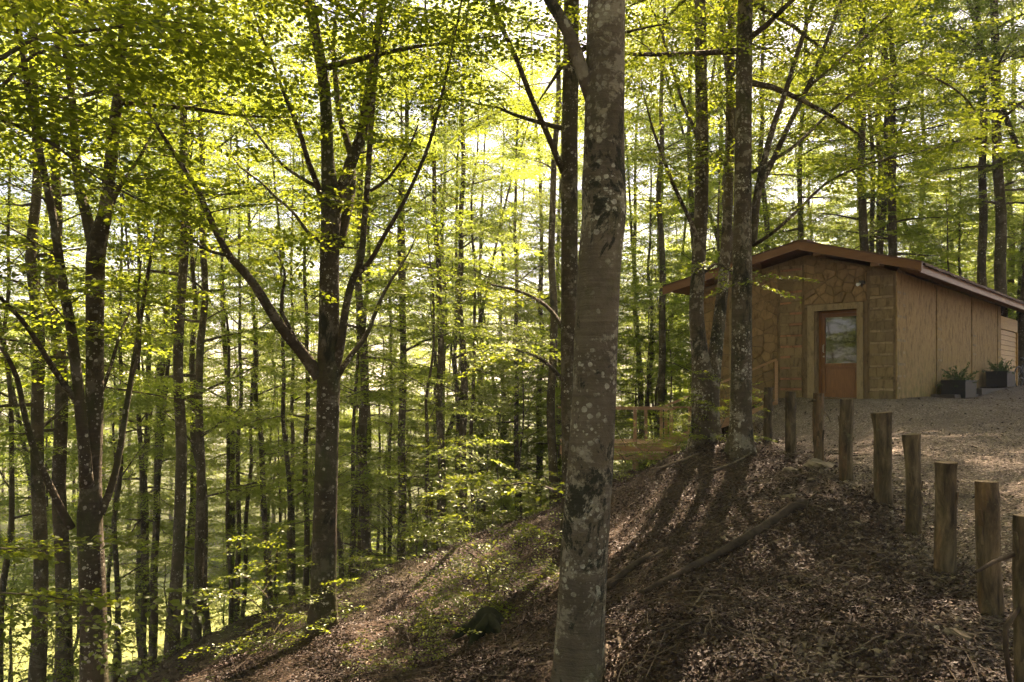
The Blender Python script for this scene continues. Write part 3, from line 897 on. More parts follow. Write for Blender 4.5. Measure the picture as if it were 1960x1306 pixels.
# trees that stand round the yard and give it its shade; some show only their boughs
for x, y, v, s, lab in [
        (13.5, 30.5, 0, 1.05, "tall beech behind the cabin's middle"), (19.5, 27.0, 2, 1.0, "beech beyond the cabin's far timber end"),
        (16.0, 36.0, 2, 1.0, "straight beech in the wood behind the cabin"), (22.0, 35.0, 0, 1.05, "tall beech far behind the cabin's timber end"),
        (9.0, 29.0, 10, .95, "forked beech just behind the cabin's hidden long side"),
        (17.5, 18.0, 0, 1.0, "beech overhanging the yard from beyond the planters"),
        (12.5, 10.0, 2, 1.0, "beech overhanging the gravel from outside the picture"),
        (9.5, 2.5, 2, 1.0, "beech beside the camera, outside the picture"),
        *[(x, y, v, 1.0, "beech of the wood behind the camera, outside the picture") for x, y, v in ((-9,2.5,0),(-13,7,2),(-9,-5,1),(-2,-9,4),(3,-13,0),(9,-8,2),(14,-2,0),(17,5,1),(20,12,4),(24,19,0),(-15,-1,4),(-6,-14,2),(9,-15,1),(15,-11,0),(-16,13,3),(24,2,2),(-20,6,0),(-23,13,2),(-25,1,4),(-13,15,1))],  # unseen trees, added to filter the light here and fill the door's reflection
        (-4.5, -3.0, 0, 1.0, "beech behind the camera on the slope side"), (3.5, -6.0, 2, 1.0, "beech behind the camera on the yard side")]:
    plant_tree("beech_tree", v, x, y, lab, "tree", "beeches round the yard", s)

# the rest of the wood
taken = [((px - CX) / F * Y, Y) for px, Y, *_ in KNOWN] + [(13.5, 30.5), (19.5, 27), (16, 36), (22, 35), (9, 29)]


def free(x, y, dmin):
    if ((x + 27) / 15) ** 2 + ((y - 50) / 15) ** 2 < 1: return False
    # corridor towards the sun, kept clear of trees so the bank's crest is lit
    t = (x + .5) * .342 + (y - 19.5) * .94
    if 0 < t < 11 and abs((x + .5) * .94 - (y - 19.5) * .342) < 2.2: return False
    u = (x - 8.62) * .743 - (y - 18.19) * .669; w = (x - 8.62) * .669 + (y - 18.19) * .743
    if -7 < u < 2.5 and -3 < w < 16: return False
    return all((x - a) ** 2 + (y - b) ** 2 > dmin * dmin for a, b in taken)


rr = np.random.default_rng(55)
n_f = 0
for x, y in ((-1.6, 39), (.4, 45), (-3.6, 43), (1.2, 36), (9.6, 37), (6.4, 41), (4.0, 45), (7.4, 33), (7.8, 40), (11.5, 38), (-6.5, 38), (2.2, 48), (-3.0, 35), (-.3, 42), (2.4, 41), (-9.5, 41), (5.2, 46), (-15, 33), (-18, 31), (-20, 36.5), (-13, 38), (-16.5, 41), (-11, 45), (-21, 32)):
    taken.append((x, y))
    plant_tree("beech_tree", int(rr.choice([1, 2, 4, 5])), x, y, "one of the crowded distant beeches filling the wood down the valley", "tree", "distant beeches of the wood", 1.05)
for it in range(6000):
    if n_f >= 120: break
    y = 29 + 18 * rr.random() if it < 130 else 72 + 45 * rr.random() ** 1.3
    x = rr.uniform(-.72, .72) * y + rr.uniform(-4, 4)
    if not free(x, y, 4.0): continue
    taken.append((x, y)); n_f += 1
    plant_tree("beech_tree", int(rr.choice([1, 3, 4, 5, 5] if y < 50 else [0, 2, 0, 2, 4])), x, y, "one of the crowded distant beeches filling the wood down the valley", "tree", "distant beeches of the wood", float(rr.uniform(.85, 1.15)))
n_p = 0
for _ in range(4000):
    if n_p >= 20: break
    y = 23 + 26 * rr.random()
    x = rr.uniform(-.45, .10) * y
    if not free(x, y, 1.5): continue
    taken.append((x, y)); n_p += 1
    plant_tree("slender_beech", 9, x, y, "one of the slender dark beech poles crowding the wood past the crest", "tree", "slender poles of the wood", float(rr.uniform(.85, 1.05)), float(rr.uniform(.6, 1.0)))
n_u = 0
taken2 = list(taken)
for _ in range(6000):
    if n_u >= 140: break
    y = 21 + 26 * rr.random() if n_u < 80 else 34 + 15 * rr.random()
    x = rr.uniform(-.68, .72) * y
    if x > 2 and y < 27: continue
    if x / y < -.42 and rr.random() < .7: continue
    if not free(x, y, 1.25): continue
    taken.append((x, y)); n_u += 1
    plant_tree("young_beech", int(rr.choice([6, 7, 8, 6, 8])), x, y, "one of the leafy young beeches of the undergrowth below the slope", "young tree", "young beeches under the wood", float(rr.uniform(.8, 1.2)))

# ------------------------------------------------------------------ saplings that can be told apart
for px, py, Y, v, s, lab in [
        (520, 1250, 11.2, 0, .75, "dark leafy sapling at the foot of the spreading beech"),
        (930, 1190, 10.8, 0, .75, "dark sapling hanging over the hollow in the middle of the bank"),
        (980, 1165, 11.2, 1, .7, "sapling between the hollow and the foreground trunk"),
        (880, 1180, 11.0, 1, .6, "small sapling on the meadow side of the hollow"),
        (790, 1290, 8.9, 1, .55, "sunlit sapling at the picture's bottom edge before the bank"),
        (1330, 850, 15.8, 2, .5, "bushy sapling wrapped round the twin-stemmed beech's foot"),
        (1375, 858, 14.9, 0, .6, "dark sapling between the twin-stemmed beech and the straight one"),
        (1290, 872, 17.4, 2, .45, "bright sapling in front of the boardwalk railing"),
        (1235, 880, 18.2, 0, .55, "sapling below the boardwalk's near edge"),
        (1195, 895, 18.0, 1, .7, "low bush beside the foreground trunk under the boardwalk"),
        (800, 1050, 21.0, 2, 1.2, "bright yellow-green bush below the Y-forked beech"),
        (760, 1072, 21.5, 0, 1.4, "sunny bush beside the mossy-footed beech"),
        (950, 1010, 21.5, 1, .7, "low green bush on the crest beyond the sunlit patch"),
        (1050, 985, 18.5, 0, .45, "sapling on the crest beside the dark mossy trunk"),
        (660, 1130, 17.5, 1, .8, "low green growth on the ridge behind the spreading beech"),
        (250, 1290, 17.0, 2, .7, "leafy sapling above the meadow's edge"),
        (100, 1260, 16.0, 2, .8, "tall sapling in front of the bright meadow")]:
    X = (px - CX) / F * Y
    plant_tree("beech_sapling", v, X, Y, lab, "sapling", "saplings on the bank", s, None, None, (random.uniform(-.15, .15), random.uniform(-.15, .15)), SAP)
# ------------------------------------------------------------------ cabin
def wall_mat(name, c1, c2, c3, moss=0.0, sc=5.0, vary=True):
    m, nt, out = new_mat(name)
    v = coords(nt, rand=True)
    vs = coords(nt, (1, 1, .35), rand=True)
    n1 = noise(nt, v, sc, 7, .7); n2 = noise(nt, vs, 1.7, 5)
    col = mixc(nt, ramp(nt, n2, [(.35, 0.), (.65, .8)]), ramp(nt, n1, [(.3, c1), (.7, c2)]), c3)
    fl = ramp(nt, noise(nt, vs, 7, 7, .8), [(.50, 0.0), (.63, .7)])
    col = mixc(nt, fl, col, tuple(.35 * k for k in c1))
    oi = N(nt, "ShaderNodeObjectInfo")
    tone = ramp(nt, oi.outputs["Random"], [(0.0, (.78, .77, .75)), (.5, (.95, .93, .90)), (1.0, (1.12, 1.08, 1.0))])
    if vary: col = mixc(nt, 1.0, col, tone, 'MULTIPLY')
    if moss:
        tc = N(nt, "ShaderNodeTexCoord"); sp = N(nt, "ShaderNodeSeparateXYZ", Vector=tc.outputs["Object"])
        low = N(nt, "ShaderNodeMapRange", Value=sp.outputs[2], i1=0.0, i2=1.6, i3=1.0, i4=0.0)
        f = N(nt, "ShaderNodeMath", _operation='MULTIPLY', i0=low.outputs[0], i1=ramp(nt, n1, [(.4, 0.), (.6, moss)]))
        col = mixc(nt, f.outputs[0], col, (0.10, 0.10, 0.03))
    finish(nt, out, col, .92, bump(nt, n1, .7, .02), .15)
    return m


def wood_mat(name, c1, c2, rough=.55, sc=3.0, axis='z', spec=.3):
    m, nt, out = new_mat(name)
    st = {'z': (14, 14, 1), 'x': (1, 14, 14), 'y': (14, 1, 14)}[axis]
    v = coords(nt, st)
    n1 = noise(nt, v, sc, 6, .65, .3)
    finish(nt, out, ramp(nt, n1, [(.3, c1), (.7, c2)]), rough, bump(nt, n1, .25, .004), spec)
    return m


M['wall'] = wall_mat("concrete_wall", (.25, .158, .070), (.41, .275, .135), (.32, .213, .105), .7, 6, False)
M['mortar'] = wall_mat("mortar", (.13, .087, .045), (.20, .14, .078), (.165, .115, .065), 0, 5, False)
M['flag'] = wall_mat("flag_stone", (.20, .128, .066), (.31, .207, .112), (.25, .168, .09), .35, 7)
M['block'] = wall_mat("stone_block", (.18, .127, .070), (.28, .205, .118), (.225, .165, .096), .35, 8)
M['brick'] = wall_mat("red_brick", (.27, .125, .07), (.38, .20, .12), (.30, .16, .10), 0, 9)
M['palebrick'] = wall_mat("pale_brick", (.26, .19, .115), (.36, .28, .18), (.30, .225, .14), 0, 9)
M['render_trim'] = wall_mat("smooth_render", (.24, .175, .098), (.30, .225, .13), (.265, .195, .112), 0, 3, False)
M['door'] = wood_mat("varnished_door", (.16, .066, .018), (.26, .115, .035), .4, 3, 'z', .4)
M['fascia'] = wood_mat("stained_fascia", (.15, .064, .024), (.20, .094, .038), .5, 2, 'x')
M['soffit'] = wood_mat("stained_soffit", (.20, .085, .04), (.30, .14, .06), .6, 2, 'y')
M['rafter'] = wood_mat("rafter_wood", (.16, .085, .035), (.25, .14, .06), .6, 2, 'y')
M['tile'] = simple("clay_tile", (.075, .038, .026), (.14, .073, .048), 8, .75, .4)
M['cladding'] = wood_mat("yellow_cladding", (.36, .20, .055), (.50, .30, .09), .55, 2, 'y')
M['darkwood'] = wood_mat("dark_stained_wood", (.012, .012, .013), (.026, .026, .026), .6, 2, 'y')
M['greywood'] = wood_mat("grey_wood", (.055, .044, .033), (.095, .077, .058), .75, 2, 'x')
M['deckwood'] = wood_mat("deck_wood", (.24, .13, .065), (.36, .21, .115), .6, 2, 'x')
M['black'] = simple("black_metal", (.012, .012, .012), (.02, .02, .02), 5, .4, .05, spec=.5)
M['steel'] = simple("brushed_steel", (.45, .43, .40), (.6, .58, .54), 20, .3, .05, spec=.6)
M['white'] = simple("white_plastic", (.7, .7, .7), (.8, .8, .8), 5, .4, .02)


def glass_mat():
    m, nt, out = new_mat("door_glass")
    b = finish(nt, out, (.012, .016, .016), .03, None, .9)
    b.inputs["IOR"].default_value = 1.55
    return m


M['glass'] = glass_mat()
HZ = EYE - .24
TH = math.atan2(-.669, .743)
house = empty("cabin", (8.62, 18.19, HZ), TH, "low stone-faced cabin with brown pitched roof and half-glazed door at the edge of the wood", "cabin")


def roof_under(x):            # underside height of the roof at local x
    return (3.74 - (x + 2.02) * .29 if x > -2.02 else 3.74 - (-2.02 - x) * .207) - .26


def part(name, mat, mb, parent, smooth=False): return mb.build(name, M[mat], parent, smooth)


# front wall core with a door opening, then the long wall, back and hidden side
def prism(poly, y0, y1):      # polygon in local x,z extruded in y
    m = MB(); n = len(poly)
    V = [(x, y0, z) for x, z in poly] + [(x, y1, z) for x, z in poly]
    m.add(V, [(i, (i+1) % n, (i+1) % n + n, i + n) for i in range(n)])
    m.ngon(list(range(n))[::-1]); m.ngon(list(range(n, 2 * n)))
    return m


DZ = -1.4
fw = part("front_wall", 'mortar', prism([(-4.8, DZ), (-1.82, DZ), (-1.82, 2.1), (-.83, 2.1), (-.83, DZ), (-.002, DZ), (-.002, roof_under(0)), (-2.02, roof_under(-2.02)), (-4.8, roof_under(-4.8))], 0.0, .28), house)
lw = MB(); lw.box((-.28, .285, DZ), (-.004, 10.6, 2.895)); lw = part("long_wall", 'mortar', lw, house)
bw = MB(); bw.box((-4.8, 10.602, DZ), (-.06, 10.85, 2.75)); part("inner_wall", 'wall', bw, house)
sw = MB(); sw.box((-4.798, .285, DZ), (-4.55, 10.6, 2.88)); part("side_wall", 'wall', sw, house)
# long wall: cast panels between grooves
for a, b in ((.004, 3.09), (3.21, 6.70), (6.84, 10.02), (10.12, 10.58)):
    m = MB(); m.box((-.003, a, -.3), (.03, b, 2.885)); part("wall_panel", 'wall', m, lw)
rs = np.random.default_rng(9)


def slab(x0, x1, z0, z1, depth, bev=.006, jit=.009):
    """A block set in the front face: bevelled, slightly skewed; local -y is out."""
    c = [(x0, z0), (x1, z0), (x1, z1), (x0, z1)]
    c = [(x + rs.normal(0, jit), z + rs.normal(0, jit)) for x, z in c]
    return stone_prism(c, depth, bev)


def stone_prism(c, depth, bev):
    n = len(c); cx = sum(p[0] for p in c) / n; cz = sum(p[1] for p in c) / n
    def ins(p, d):
        L = math.hypot(p[0] - cx, p[1] - cz) + 1e-6; k = max(.2, 1 - d / L)
        return (cx + (p[0] - cx) * k, cz + (p[1] - cz) * k)
    V = [(p[0], .001, p[1]) for p in c] + [(p[0], -depth * .55, p[1]) for p in c]
    V += [(*(lambda q: (q[0], -depth - rs.normal(0, depth * .25), q[1]))(ins(p, bev)),) for p in c]
    m = MB(); F_ = []
    for r_ in (0, 1):
        for i in range(n):
            F_.append((r_*n + i, r_*n + (i+1) % n, (r_+1)*n + (i+1) % n, (r_+1)*n + i))
    m.add(V, F_); m.ngon([2*n + i for i in range(n)][::-1][::-1])
    return m


def pier(x0, x1, ztop, parent, start=0.0, brick='brick'):
    z = start; row = 0
    while z < ztop - .08:
        h = min(.205 + rs.normal(0, .008), ztop - z - .005)
        cut = x0 + (x1 - x0) * rs.uniform(.33, .67)
        xsn = [x0 + .01, cut, x1 - .01] if row % 3 != 2 else [x0 + .01, x0 + (x1-x0)*.3, x0 + (x1-x0)*.68, x1 - .01]
        for a, b in zip(xsn, xsn[1:]):
            part("stone_block", 'block', slab(a + .003, b - .003, z + .003, z + h - .003, .012 + rs.uniform(0, .014)), parent)
        z += h
        if z > ztop - .06: break
        hb = .06; cut = x0 + (x1 - x0) * rs.uniform(.4, .6)
        for a, b in ((x0 + .01, cut), (cut, x1 - .01)):
            mt = brick if rs.random() < .75 else 'block'
            part("brick", mt, slab(a + .005, b - .005, z + .005, z + hb - .003, .010 + rs.uniform(0, .010), .004, .003), parent)
        z += hb; row += 1


pier(-.57, -.035, roof_under(0) - .04, fw, brick='palebrick')
pier(-2.70, -2.13, roof_under(-2.13) - .2, fw)


def clip_half(poly, px, pz, nx_, nz_):
    out = []
    for i in range(len(poly)):
        a, b = poly[i], poly[(i+1) % len(poly)]
        da = (a[0]-px)*nx_ + (a[1]-pz)*nz_; db = (b[0]-px)*nx_ + (b[1]-pz)*nz_
        if da <= 0: out.append(a)
        if da * db < 0:
            t = da / (da - db); out.append((a[0]+(b[0]-a[0])*t, a[1]+(b[1]-a[1])*t))
    return out


def flagging(region, size, parent, hole=None):
    """Irregular flat stones over a region (convex polygon in x,z)."""
    xsq = [p[0] for p in region]; zsq = [p[1] for p in region]
    seeds = []
    for i in range(int((max(xsq)-min(xsq)) / size) + 1):
        for j in range(int((max(zsq)-min(zsq)) / (size * .8)) + 1):
            seeds.append((min(xsq) + (i + .5 + rs.uniform(-.42, .42)) * size, min(zsq) + (j + .5 + rs.uniform(-.42, .42)) * size * .8))
    for k, s in enumerate(seeds):
        poly = list(region)
        for q in seeds:
            if q is s or abs(q[0]-s[0]) > 3*size or abs(q[1]-s[1]) > 3*size: continue
            dx, dz = q[0]-s[0], q[1]-s[1]; L = math.hypot(dx, dz)
            poly = clip_half(poly, (s[0]+q[0])/2 - dx/L*.008, (s[1]+q[1])/2 - dz/L*.008, dx/L, dz/L)
            if len(poly) < 3: break
        if len(poly) < 3: continue
        ar = abs(sum(poly[i][0]*poly[(i+1) % len(poly)][1] - poly[(i+1) % len(poly)][0]*poly[i][1] for i in range(len(poly)))) / 2
        if ar < .006: continue
        part("flagstone", 'flag', stone_prism(poly, .012 + rs.uniform(0, .016), .014), parent)


flagging([(-4.78, -.9), (-4.05, -.9), (-4.05, roof_under(-4.1) - .05), (-4.78, roof_under(-4.78) - .05)], .26, fw)
flagging([(-3.95, -.6), (-2.76, -.3), (-2.76, roof_under(-2.76) - .1), (-3.95, roof_under(-3.95) - .06)], .27, fw)
flagging([(-2.08, 2.27), (-.63, 2.27), (-.63, roof_under(-.63) - .04), (-2.02, roof_under(-2.02) - .1), (-2.08, roof_under(-2.08) - .1)], .24, fw)
for a, b in ((-4.03, -3.97),):
    m = MB(); m.box((a, -.06, -1.0), (b, -.001, roof_under(a) - .05)); part("joint_strip", 'render_trim', m, fw)
for a, b in ((-2.11, -2.0), (-.68, -.6)):
    m = MB(); m.box((a, -.02, 0), (b, -.001, 2.2)); part("side_strip", 'mortar', m, fw)
# corner pier on the long wall: bands of pale brick
z = .03
while z < 2.8:
    z += .205
    for y0, y1 in ((.02, .02 + rs.uniform(.2, .38)), (.42, .60)):
        if rs.random() < .75:
            m = MB(); m.box((.027, y0, z), (.031 + rs.uniform(.002, .006), y1 - .006, min(z + .058, 2.86))); part("brick", 'palebrick', m, lw)
    z += .065
for y0 in (3.22, 6.86, 10.13):
    for z in (.42, .95, 1.22, 1.48, 1.75):
        if rs.random() < .8:
            m = MB(); m.box((.027, y0 + .03, z), (.038, y0 + .42, z + .055)); part("brick", 'palebrick', m, lw)
# door surround and door
for nm, lo, hi in (("surround", (-1.985, -.07, 0), (-1.82, -.001, 2.245)), ("surround", (-.83, -.07, 0), (-.695, -.001, 2.245)), ("surround", (-1.8195, -.07, 2.1), (-.8305, -.001, 2.245))):
    m = MB(); m.box(lo, hi); part(nm, 'render_trim', m, fw)
m = MB(); m.box((-1.8185, 0.0, 0), (-1.80, .2, 2.098)); part("reveal", 'render_trim', m, fw)
dr = empty("door", (0, 0, 0)); dr.parent = house
for lo, hi, nm in (((-1.80, .17, 0), (-1.735, .26, 2.098), "frame"), ((-.862, .17, 0), (-.832, .26, 2.098), "frame"), ((-1.734, .17, 2.045), (-.863, .26, 2.098), "frame"),
                   ((-1.73, .19, .04), (-1.655, .245, 2.04), "stile"), ((-.905, .19, .04), (-.865, .245, 2.04), "stile"),
                   ((-1.654, .19, 1.955), (-.906, .245, 2.04), "rail"), ((-1.654, .19, .76), (-.906, .245, .85), "rail"), ((-1.654, .19, .04), (-.906, .245, .15), "rail"),
                   ((-1.654, .215, .151), (-.906, .235, .759), "panel"), ((-1.60, .203, .21), (-.96, .2145, .70), "panel")):
    m = MB(); m.box(lo, hi); part(nm, 'door', m, dr)
m = MB(); m.box((-1.654, .215, .851), (-.906, .222, 1.954)); part("pane", 'glass', m, dr)
m = MB(); m.box((-1.82, -.03, -.03), (-.83, .27, .035)); part("threshold", 'mortar', m, dr)
m = MB(); m.tube([(-1.685, .19, 1.12), (-1.685, .14, 1.14), (-1.685, .14, 1.28), (-1.685, .19, 1.30)], [.011] * 4, 8); m.tube([(-1.685, .19, 1.02), (-1.685, .165, 1.02)], [.02, .02], 10); part("handle", 'steel', m, dr)
# security lamp under the verge
m = MB(); m.box((-.74, -.20, 2.66), (-.64, -.06, 2.72)); m.box((-.705, -.16, 2.58), (-.675, -.13, 2.66)); sl = part("security_lamp", 'black', m, house)
m = MB(); m.tube([(-.72, -.20, 2.645), (-.745, -.27, 2.625)], [.028, .042], 12); part("lens", 'white', m, sl)
# roof: two slopes, verge boards, rafters, eave tiles
Y0, Y1 = -.45, 14.3
def slope(xa, za, xb, zb, t, name, mat):
    return part(name, mat, prism([(xa, za - t), (xb, zb - t), (xb, zb), (xa, za)] if xa < xb else [(xb, zb - t), (xa, za - t), (xa, za), (xb, zb)], Y0 + .03, Y1), house)
rf = slope(-2.02, 3.70, .62, 2.935, .07, "roof_slope", 'soffit')
rl = slope(-5.70, 2.93, -2.02, 3.70, .07, "roof_slope", 'soffit')
for xa, za, xb, zb, ow in ((-2.02, 3.74, .67, 2.96, rf), (-5.74, 2.97, -2.021, 3.74, rl)):
    part("verge_board", 'fascia', prism([(xa, za - .20), (xb, zb - .18), (xb, zb), (xa, za)], Y0 - .035, Y0 + .029), ow)
    part("verge_cap", 'tile', prism([(xa, za + .002), (xb, zb + .002), (xb, zb + .035), (xa, za + .035)], Y0 - .05, Y0 + .12), ow)
for k in range(22):
    y = .35 + k * .62
    part("rafter", 'rafter', (lambda m: (m.bar((-.02, y, 3.0), (.60, y, 2.815), .07, .11), m)[1])(MB()), rf)
for x, yb in ((-1.55, 0), (-.25, 0), (-3.2, 0), (-4.5, 0)):
    m = MB(); zz = roof_under(x) + .19 - .02; m.box((x - .16, Y0 + .03, zz - .15), (x + .02, .001, zz - .03)); part("purlin", 'rafter', m, rf if x > -2 else rl)
m = MB(); m.box((.60, Y0 + .03, 2.76), (.635, Y1, 2.865)); part("eave_board", 'fascia', m, rf)
for k in range(40):                                   # tiles of the eave course, each with its own lip
    y = Y0 + .13 + k * .352; dz = rs.normal(0, .006); L = 3.0
    for row in range(2):
        xo = .70 - row * .32; zo = 2.955 + row * .094 + dz
        m = MB(); n = 6; V = []
        for i in range(n + 1):
            a = i / n; yy = y + a * .345; zz = zo + .028 * math.sin(a * math.pi) + .004 * row
            V += [(xo, yy, zz - .055), (xo, yy, zz), (xo - .36, yy, zz + .105), ]
        F_ = []
        for i in range(n):
            F_ += [(3*i, 3*i+3, 3*i+4, 3*i+1), (3*i+1, 3*i+4, 3*i+5, 3*i+2)]
        m.add(V, F_); part("tile", 'tile', m, rf)
m = MB(); m.box((-2.2, Y0 + .02, 3.70), (-1.84, Y1, 3.775)); part("ridge_cap", 'tile', m, rf)
# timber-clad end of the long side: boards lapped one over the next
cl = MB(); cl.box((-4.7, 10.86, -.3), (-.10, 13.5, 2.55)); cl = part("timber_end", 'mortar', cl, house)
for k in range(13):
    z0 = .05 + k * .165
    m = MB(); V = [(-.099, 10.61, z0), (-.055, 10.61, z0), (-.08, 10.61, z0 + .158), (-.099, 10.61, z0 + .158)]
    V += [(a, 13.45, c) for a, _, c in V]
    m.add(V, [(0,1,2,3), (7,6,5,4), (0,4,5,1), (1,5,6,2), (2,6,7,3), (3,7,4,0)]); part("board", 'cladding', m, cl)
m = MB(); m.box((-.099, 10.61, 2.21), (-.03, 13.5, 2.62)); part("lintel", 'cladding', m, cl)
m = MB(); m.box((-.099, 13.452, -.2), (-.02, 13.53, 2.205)); part("end_post", 'cladding', m, cl)


def HL(x, y, z=0.0):          # cabin-local point to world
    c, s = math.cos(TH), math.sin(TH)
    return np.array([8.62 + x * c - y * s, 18.19 + x * s + y * c, HZ + z])


# ------------------------------------------------------------------ timber steps, planters, junipers, bicycle by the long wall
st = empty("timber_step", HL(.1, 2.3), TH, "low two-tier dark timber step under the planters along the cabin's long wall", "step")
for (lo, hi) in (((.02, 0.0, -.12), (.55, 5.6, .085)), ((.02, 2.4, .09), (.62, 6.4, .24)), ((.02, 6.45, -.1), (.9, 9.5, .25))):
    m = MB(); m.box(lo, hi); part("tread_box", 'greywood', m, st)
    for i in range(3):
        w = (hi[0] - lo[0]) / 3
        m = MB(); m.box((lo[0] + i*w + .004, lo[1] - .01, hi[2] + .001), (lo[0] + (i+1)*w - .004, hi[1] + .005, hi[2] + .022)); part("plank", 'greywood', m, st)


def planter(loc, label, h):
    r = empty("planter_box", loc, TH, label, "planter", "dark timber planters by the cabin")
    L, W, n = 1.12, .54, 2
    for k in range(n):
        z0 = .03 + k * (h - .06) / n; z1 = z0 + (h - .06) / n - .002
        for lo, hi, mt in (((0, 0, z0), (W, .03, z1), 'darkwood'), ((0, L - .03, z0), (W, L, z1), 'darkwood'), ((W - .03, .0305, z0), (W, L - .0305, z1), 'greywood'), ((0, .0305, z0), (.03, L - .0305, z1), 'darkwood')):  # outer long side gets a paler wood than the other faces
            m = MB(); m.box(lo, hi); part("plank", mt, m, r)
    for lo, hi in (((-.01, -.012, h - .032), (W + .01, .05, h)), ((-.01, L - .05, h - .032), (W + .01, L + .012, h)), ((W - .05, .051, h - .032), (W + .01, L - .051, h)), ((-.01, .051, h - .032), (.05, L - .051, h))):
        m = MB(); m.box(lo, hi); part("rim", 'darkwood', m, r)
    m = MB(); m.box((.03, .03, .02), (W - .03, L - .03, h - .08)); part("soil", 'ground', m, r)
    return r


def juniper(loc, label, seed):
    r = empty("juniper_shrub", loc, TH, label, "shrub", "junipers in the planters")
    rng = np.random.default_rng(seed); w = MB(); lf = MB()
    for i in range(34):
        a = rng.uniform(0, 6.28); el = rng.uniform(.15, 1.1)
        b = walk((rng.normal(0, .05), rng.normal(0, .2), 0), (math.cos(a) * math.cos(el) * .7, math.sin(a) * math.cos(el), math.sin(el)), rng.uniform(.3, .58), rng, 5, .12, -.25)
        w.tube(b, np.linspace(.008, .002, 6), 4, cap=False)
        for j in range(46):
            p, d, _ = at_s(b, rng.uniform(.25, 1)); q = d + rng.normal(0, .55, 3); q /= np.linalg.norm(q); s_ = np.cross(q, rng.normal(0, 1, 3)); s_ /= np.linalg.norm(s_)
            l = rng.uniform(.05, .11)
            lf.add([p, p + q*l*.5 + s_*.007, p + q*l, p + q*l*.5 - s_*.007], [(0, 1, 2), (0, 2, 3)], rng.random() * .9)
    part("stem", 'bark', w, r); part("foliage", 'conifer', lf, r)
    return r


pl1 = HL(.21, 2.87); planter(pl1 + np.array([0, 0, .0]), "dark timber planter with a paler outer side, standing lowest and nearest the door", .46)
juniper(HL(.48, 3.42, .36), "feathery juniper in the lower planter nearest the door", 4)
pl2 = HL(.21, 7.64, .28); planter(pl2, "dark timber planter raised on the upper timber step, farther from the door", .48)
juniper(HL(.48, 8.2, .68), "feathery juniper in the raised planter farther from the door", 5)

bk = empty("bicycle", HL(.62, 10.0, .27), TH + math.radians(80), "black bicycle leaning behind the raised planter at the picture's edge", "bicycle")
def wheel(x):
    m = MB(); t = np.linspace(0, 2 * math.pi, 25)
    m.tube([(x + .33 * math.cos(a), 0, .34 + .33 * math.sin(a)) for a in t], [.02] * 25, 6, cap=False); w_ = part("wheel", 'black', m, bk, True)
    for k in range(10):
        a = k * math.pi / 5; m = MB(); m.tube([(x, 0, .34), (x + .32 * math.cos(a), 0, .34 + .32 * math.sin(a))], [.002, .002], 4); part("spoke", 'steel', m, w_)
wheel(0); wheel(1.02)
m = MB()
for a, b in (((0,0,.34), (.38,0,.30)), ((.38,0,.30), (.28,0,.82)), ((.28,0,.75), (.86,0,.78)), ((.38,0,.30), (.86,0,.72)), ((0,0,.34), (.29,0,.72)), ((.86,0,.82), (1.02,0,.34))):
    m.tube([a, b], [.017, .015], 8)
part("frame", 'black', m, bk, True)
m = MB(); m.tube([(.16, 0, .90), (.24, 0, .91), (.34, 0, .90), (.42, 0, .89)], [.03, .065, .045, .015], 10); part("saddle", 'black', m, bk, True)
m = MB(); m.tube([(.80, -.30, .98), (.86, -.12, .98), (.86, .12, .98), (.80, .30, .98)], [.013] * 4, 8); m.tube([(.86, 0, .8), (.86, 0, .98)], [.013, .013], 8); part("handlebar", 'black', m, bk, True)

# ------------------------------------------------------------------ boardwalk and stair
DK = EYE - 1.36
bwk = empty("boardwalk", (2.2, 20.6, DK), 0, "brown timber boardwalk with a post-and-rail fence beside the cabin", "boardwalk")
for k in range(15):                                    # deck boards laid across
    x = .0 + k * .15 - .9
    m = MB(); m.box((x, -.35, -.04), (x + .142, 1.5, rs.uniform(-.004, 0.004))); part("deck_board", 'deckwood', m, bwk)
for k in range(4):
    m = MB(); x = 1.36 + k * .15; m.box((x, -.35, -.04), (x + .142, 1.5, rs.uniform(-.004, .004))); part("deck_board", 'deckwood', m, bwk)
m = MB(); m.box((-1.0, -.42, -.19), (2.0, -.36, -.05)); part("edge_beam", 'deckwood', m, bwk)
m = MB(); m.box((-1.0, -.9, -.24), (1.55, -.43, -.19)); part("lower_step", 'deckwood', m, bwk)
m = MB(); m.box((-1.0, -.96, -.36), (1.6, -.905, -.20)); part("edge_beam", 'deckwood', m, bwk)
for x in (-.6, .75, 1.5):
    m = MB(); m.box((x, -.88, -1.6), (x + .13, -.75, -.245)); part("support_post", 'deckwood', m, bwk)
for x, y in ((-.82, -.3), (.22, -.3), (.85, -.3), (1.76, -.3), (-.82, 1.4), (.3, 1.4), (1.4, 1.4), (1.95, 1.4), (2.6, 1.4)):
    m = MB(); m.box((x, y, -.3), (x + .08, y + .08, .84)); part("rail_post", 'deckwood', m, bwk)
for y, x1 in ((-.3, 1.9), (1.4, 2.9)):
    m = MB(); m.box((-.95, y - .02, .842), (x1, y + .10, .885)); part("handrail", 'deckwood', m, bwk)
    for z in (.22, .43, .64):
        m = MB(); m.tube([(-.9, y + .04, z), (x1 - .05, y + .04, z)], [.004, .004], 5); part("wire", 'black', m, bwk)
sA, sB = HL(-5.25, -1.35), HL(-2.62, -.38)
stair = empty("stair", (sA[0], sA[1], DK), 0, "timber stair with a sloping brown handrail climbing along the cabin's front wall", "stair")
d2 = sB - sA; L2 = math.hypot(d2[0], d2[1]); a2 = math.atan2(d2[1], d2[0]); stair.rotation_euler = (0, 0, a2)
rise = (HZ - .1) - DK
m = MB(); m.bar((-.1, 0, .84), (L2, 0, rise + 1.06), .07, .05); part("handrail", 'deckwood', m, stair)
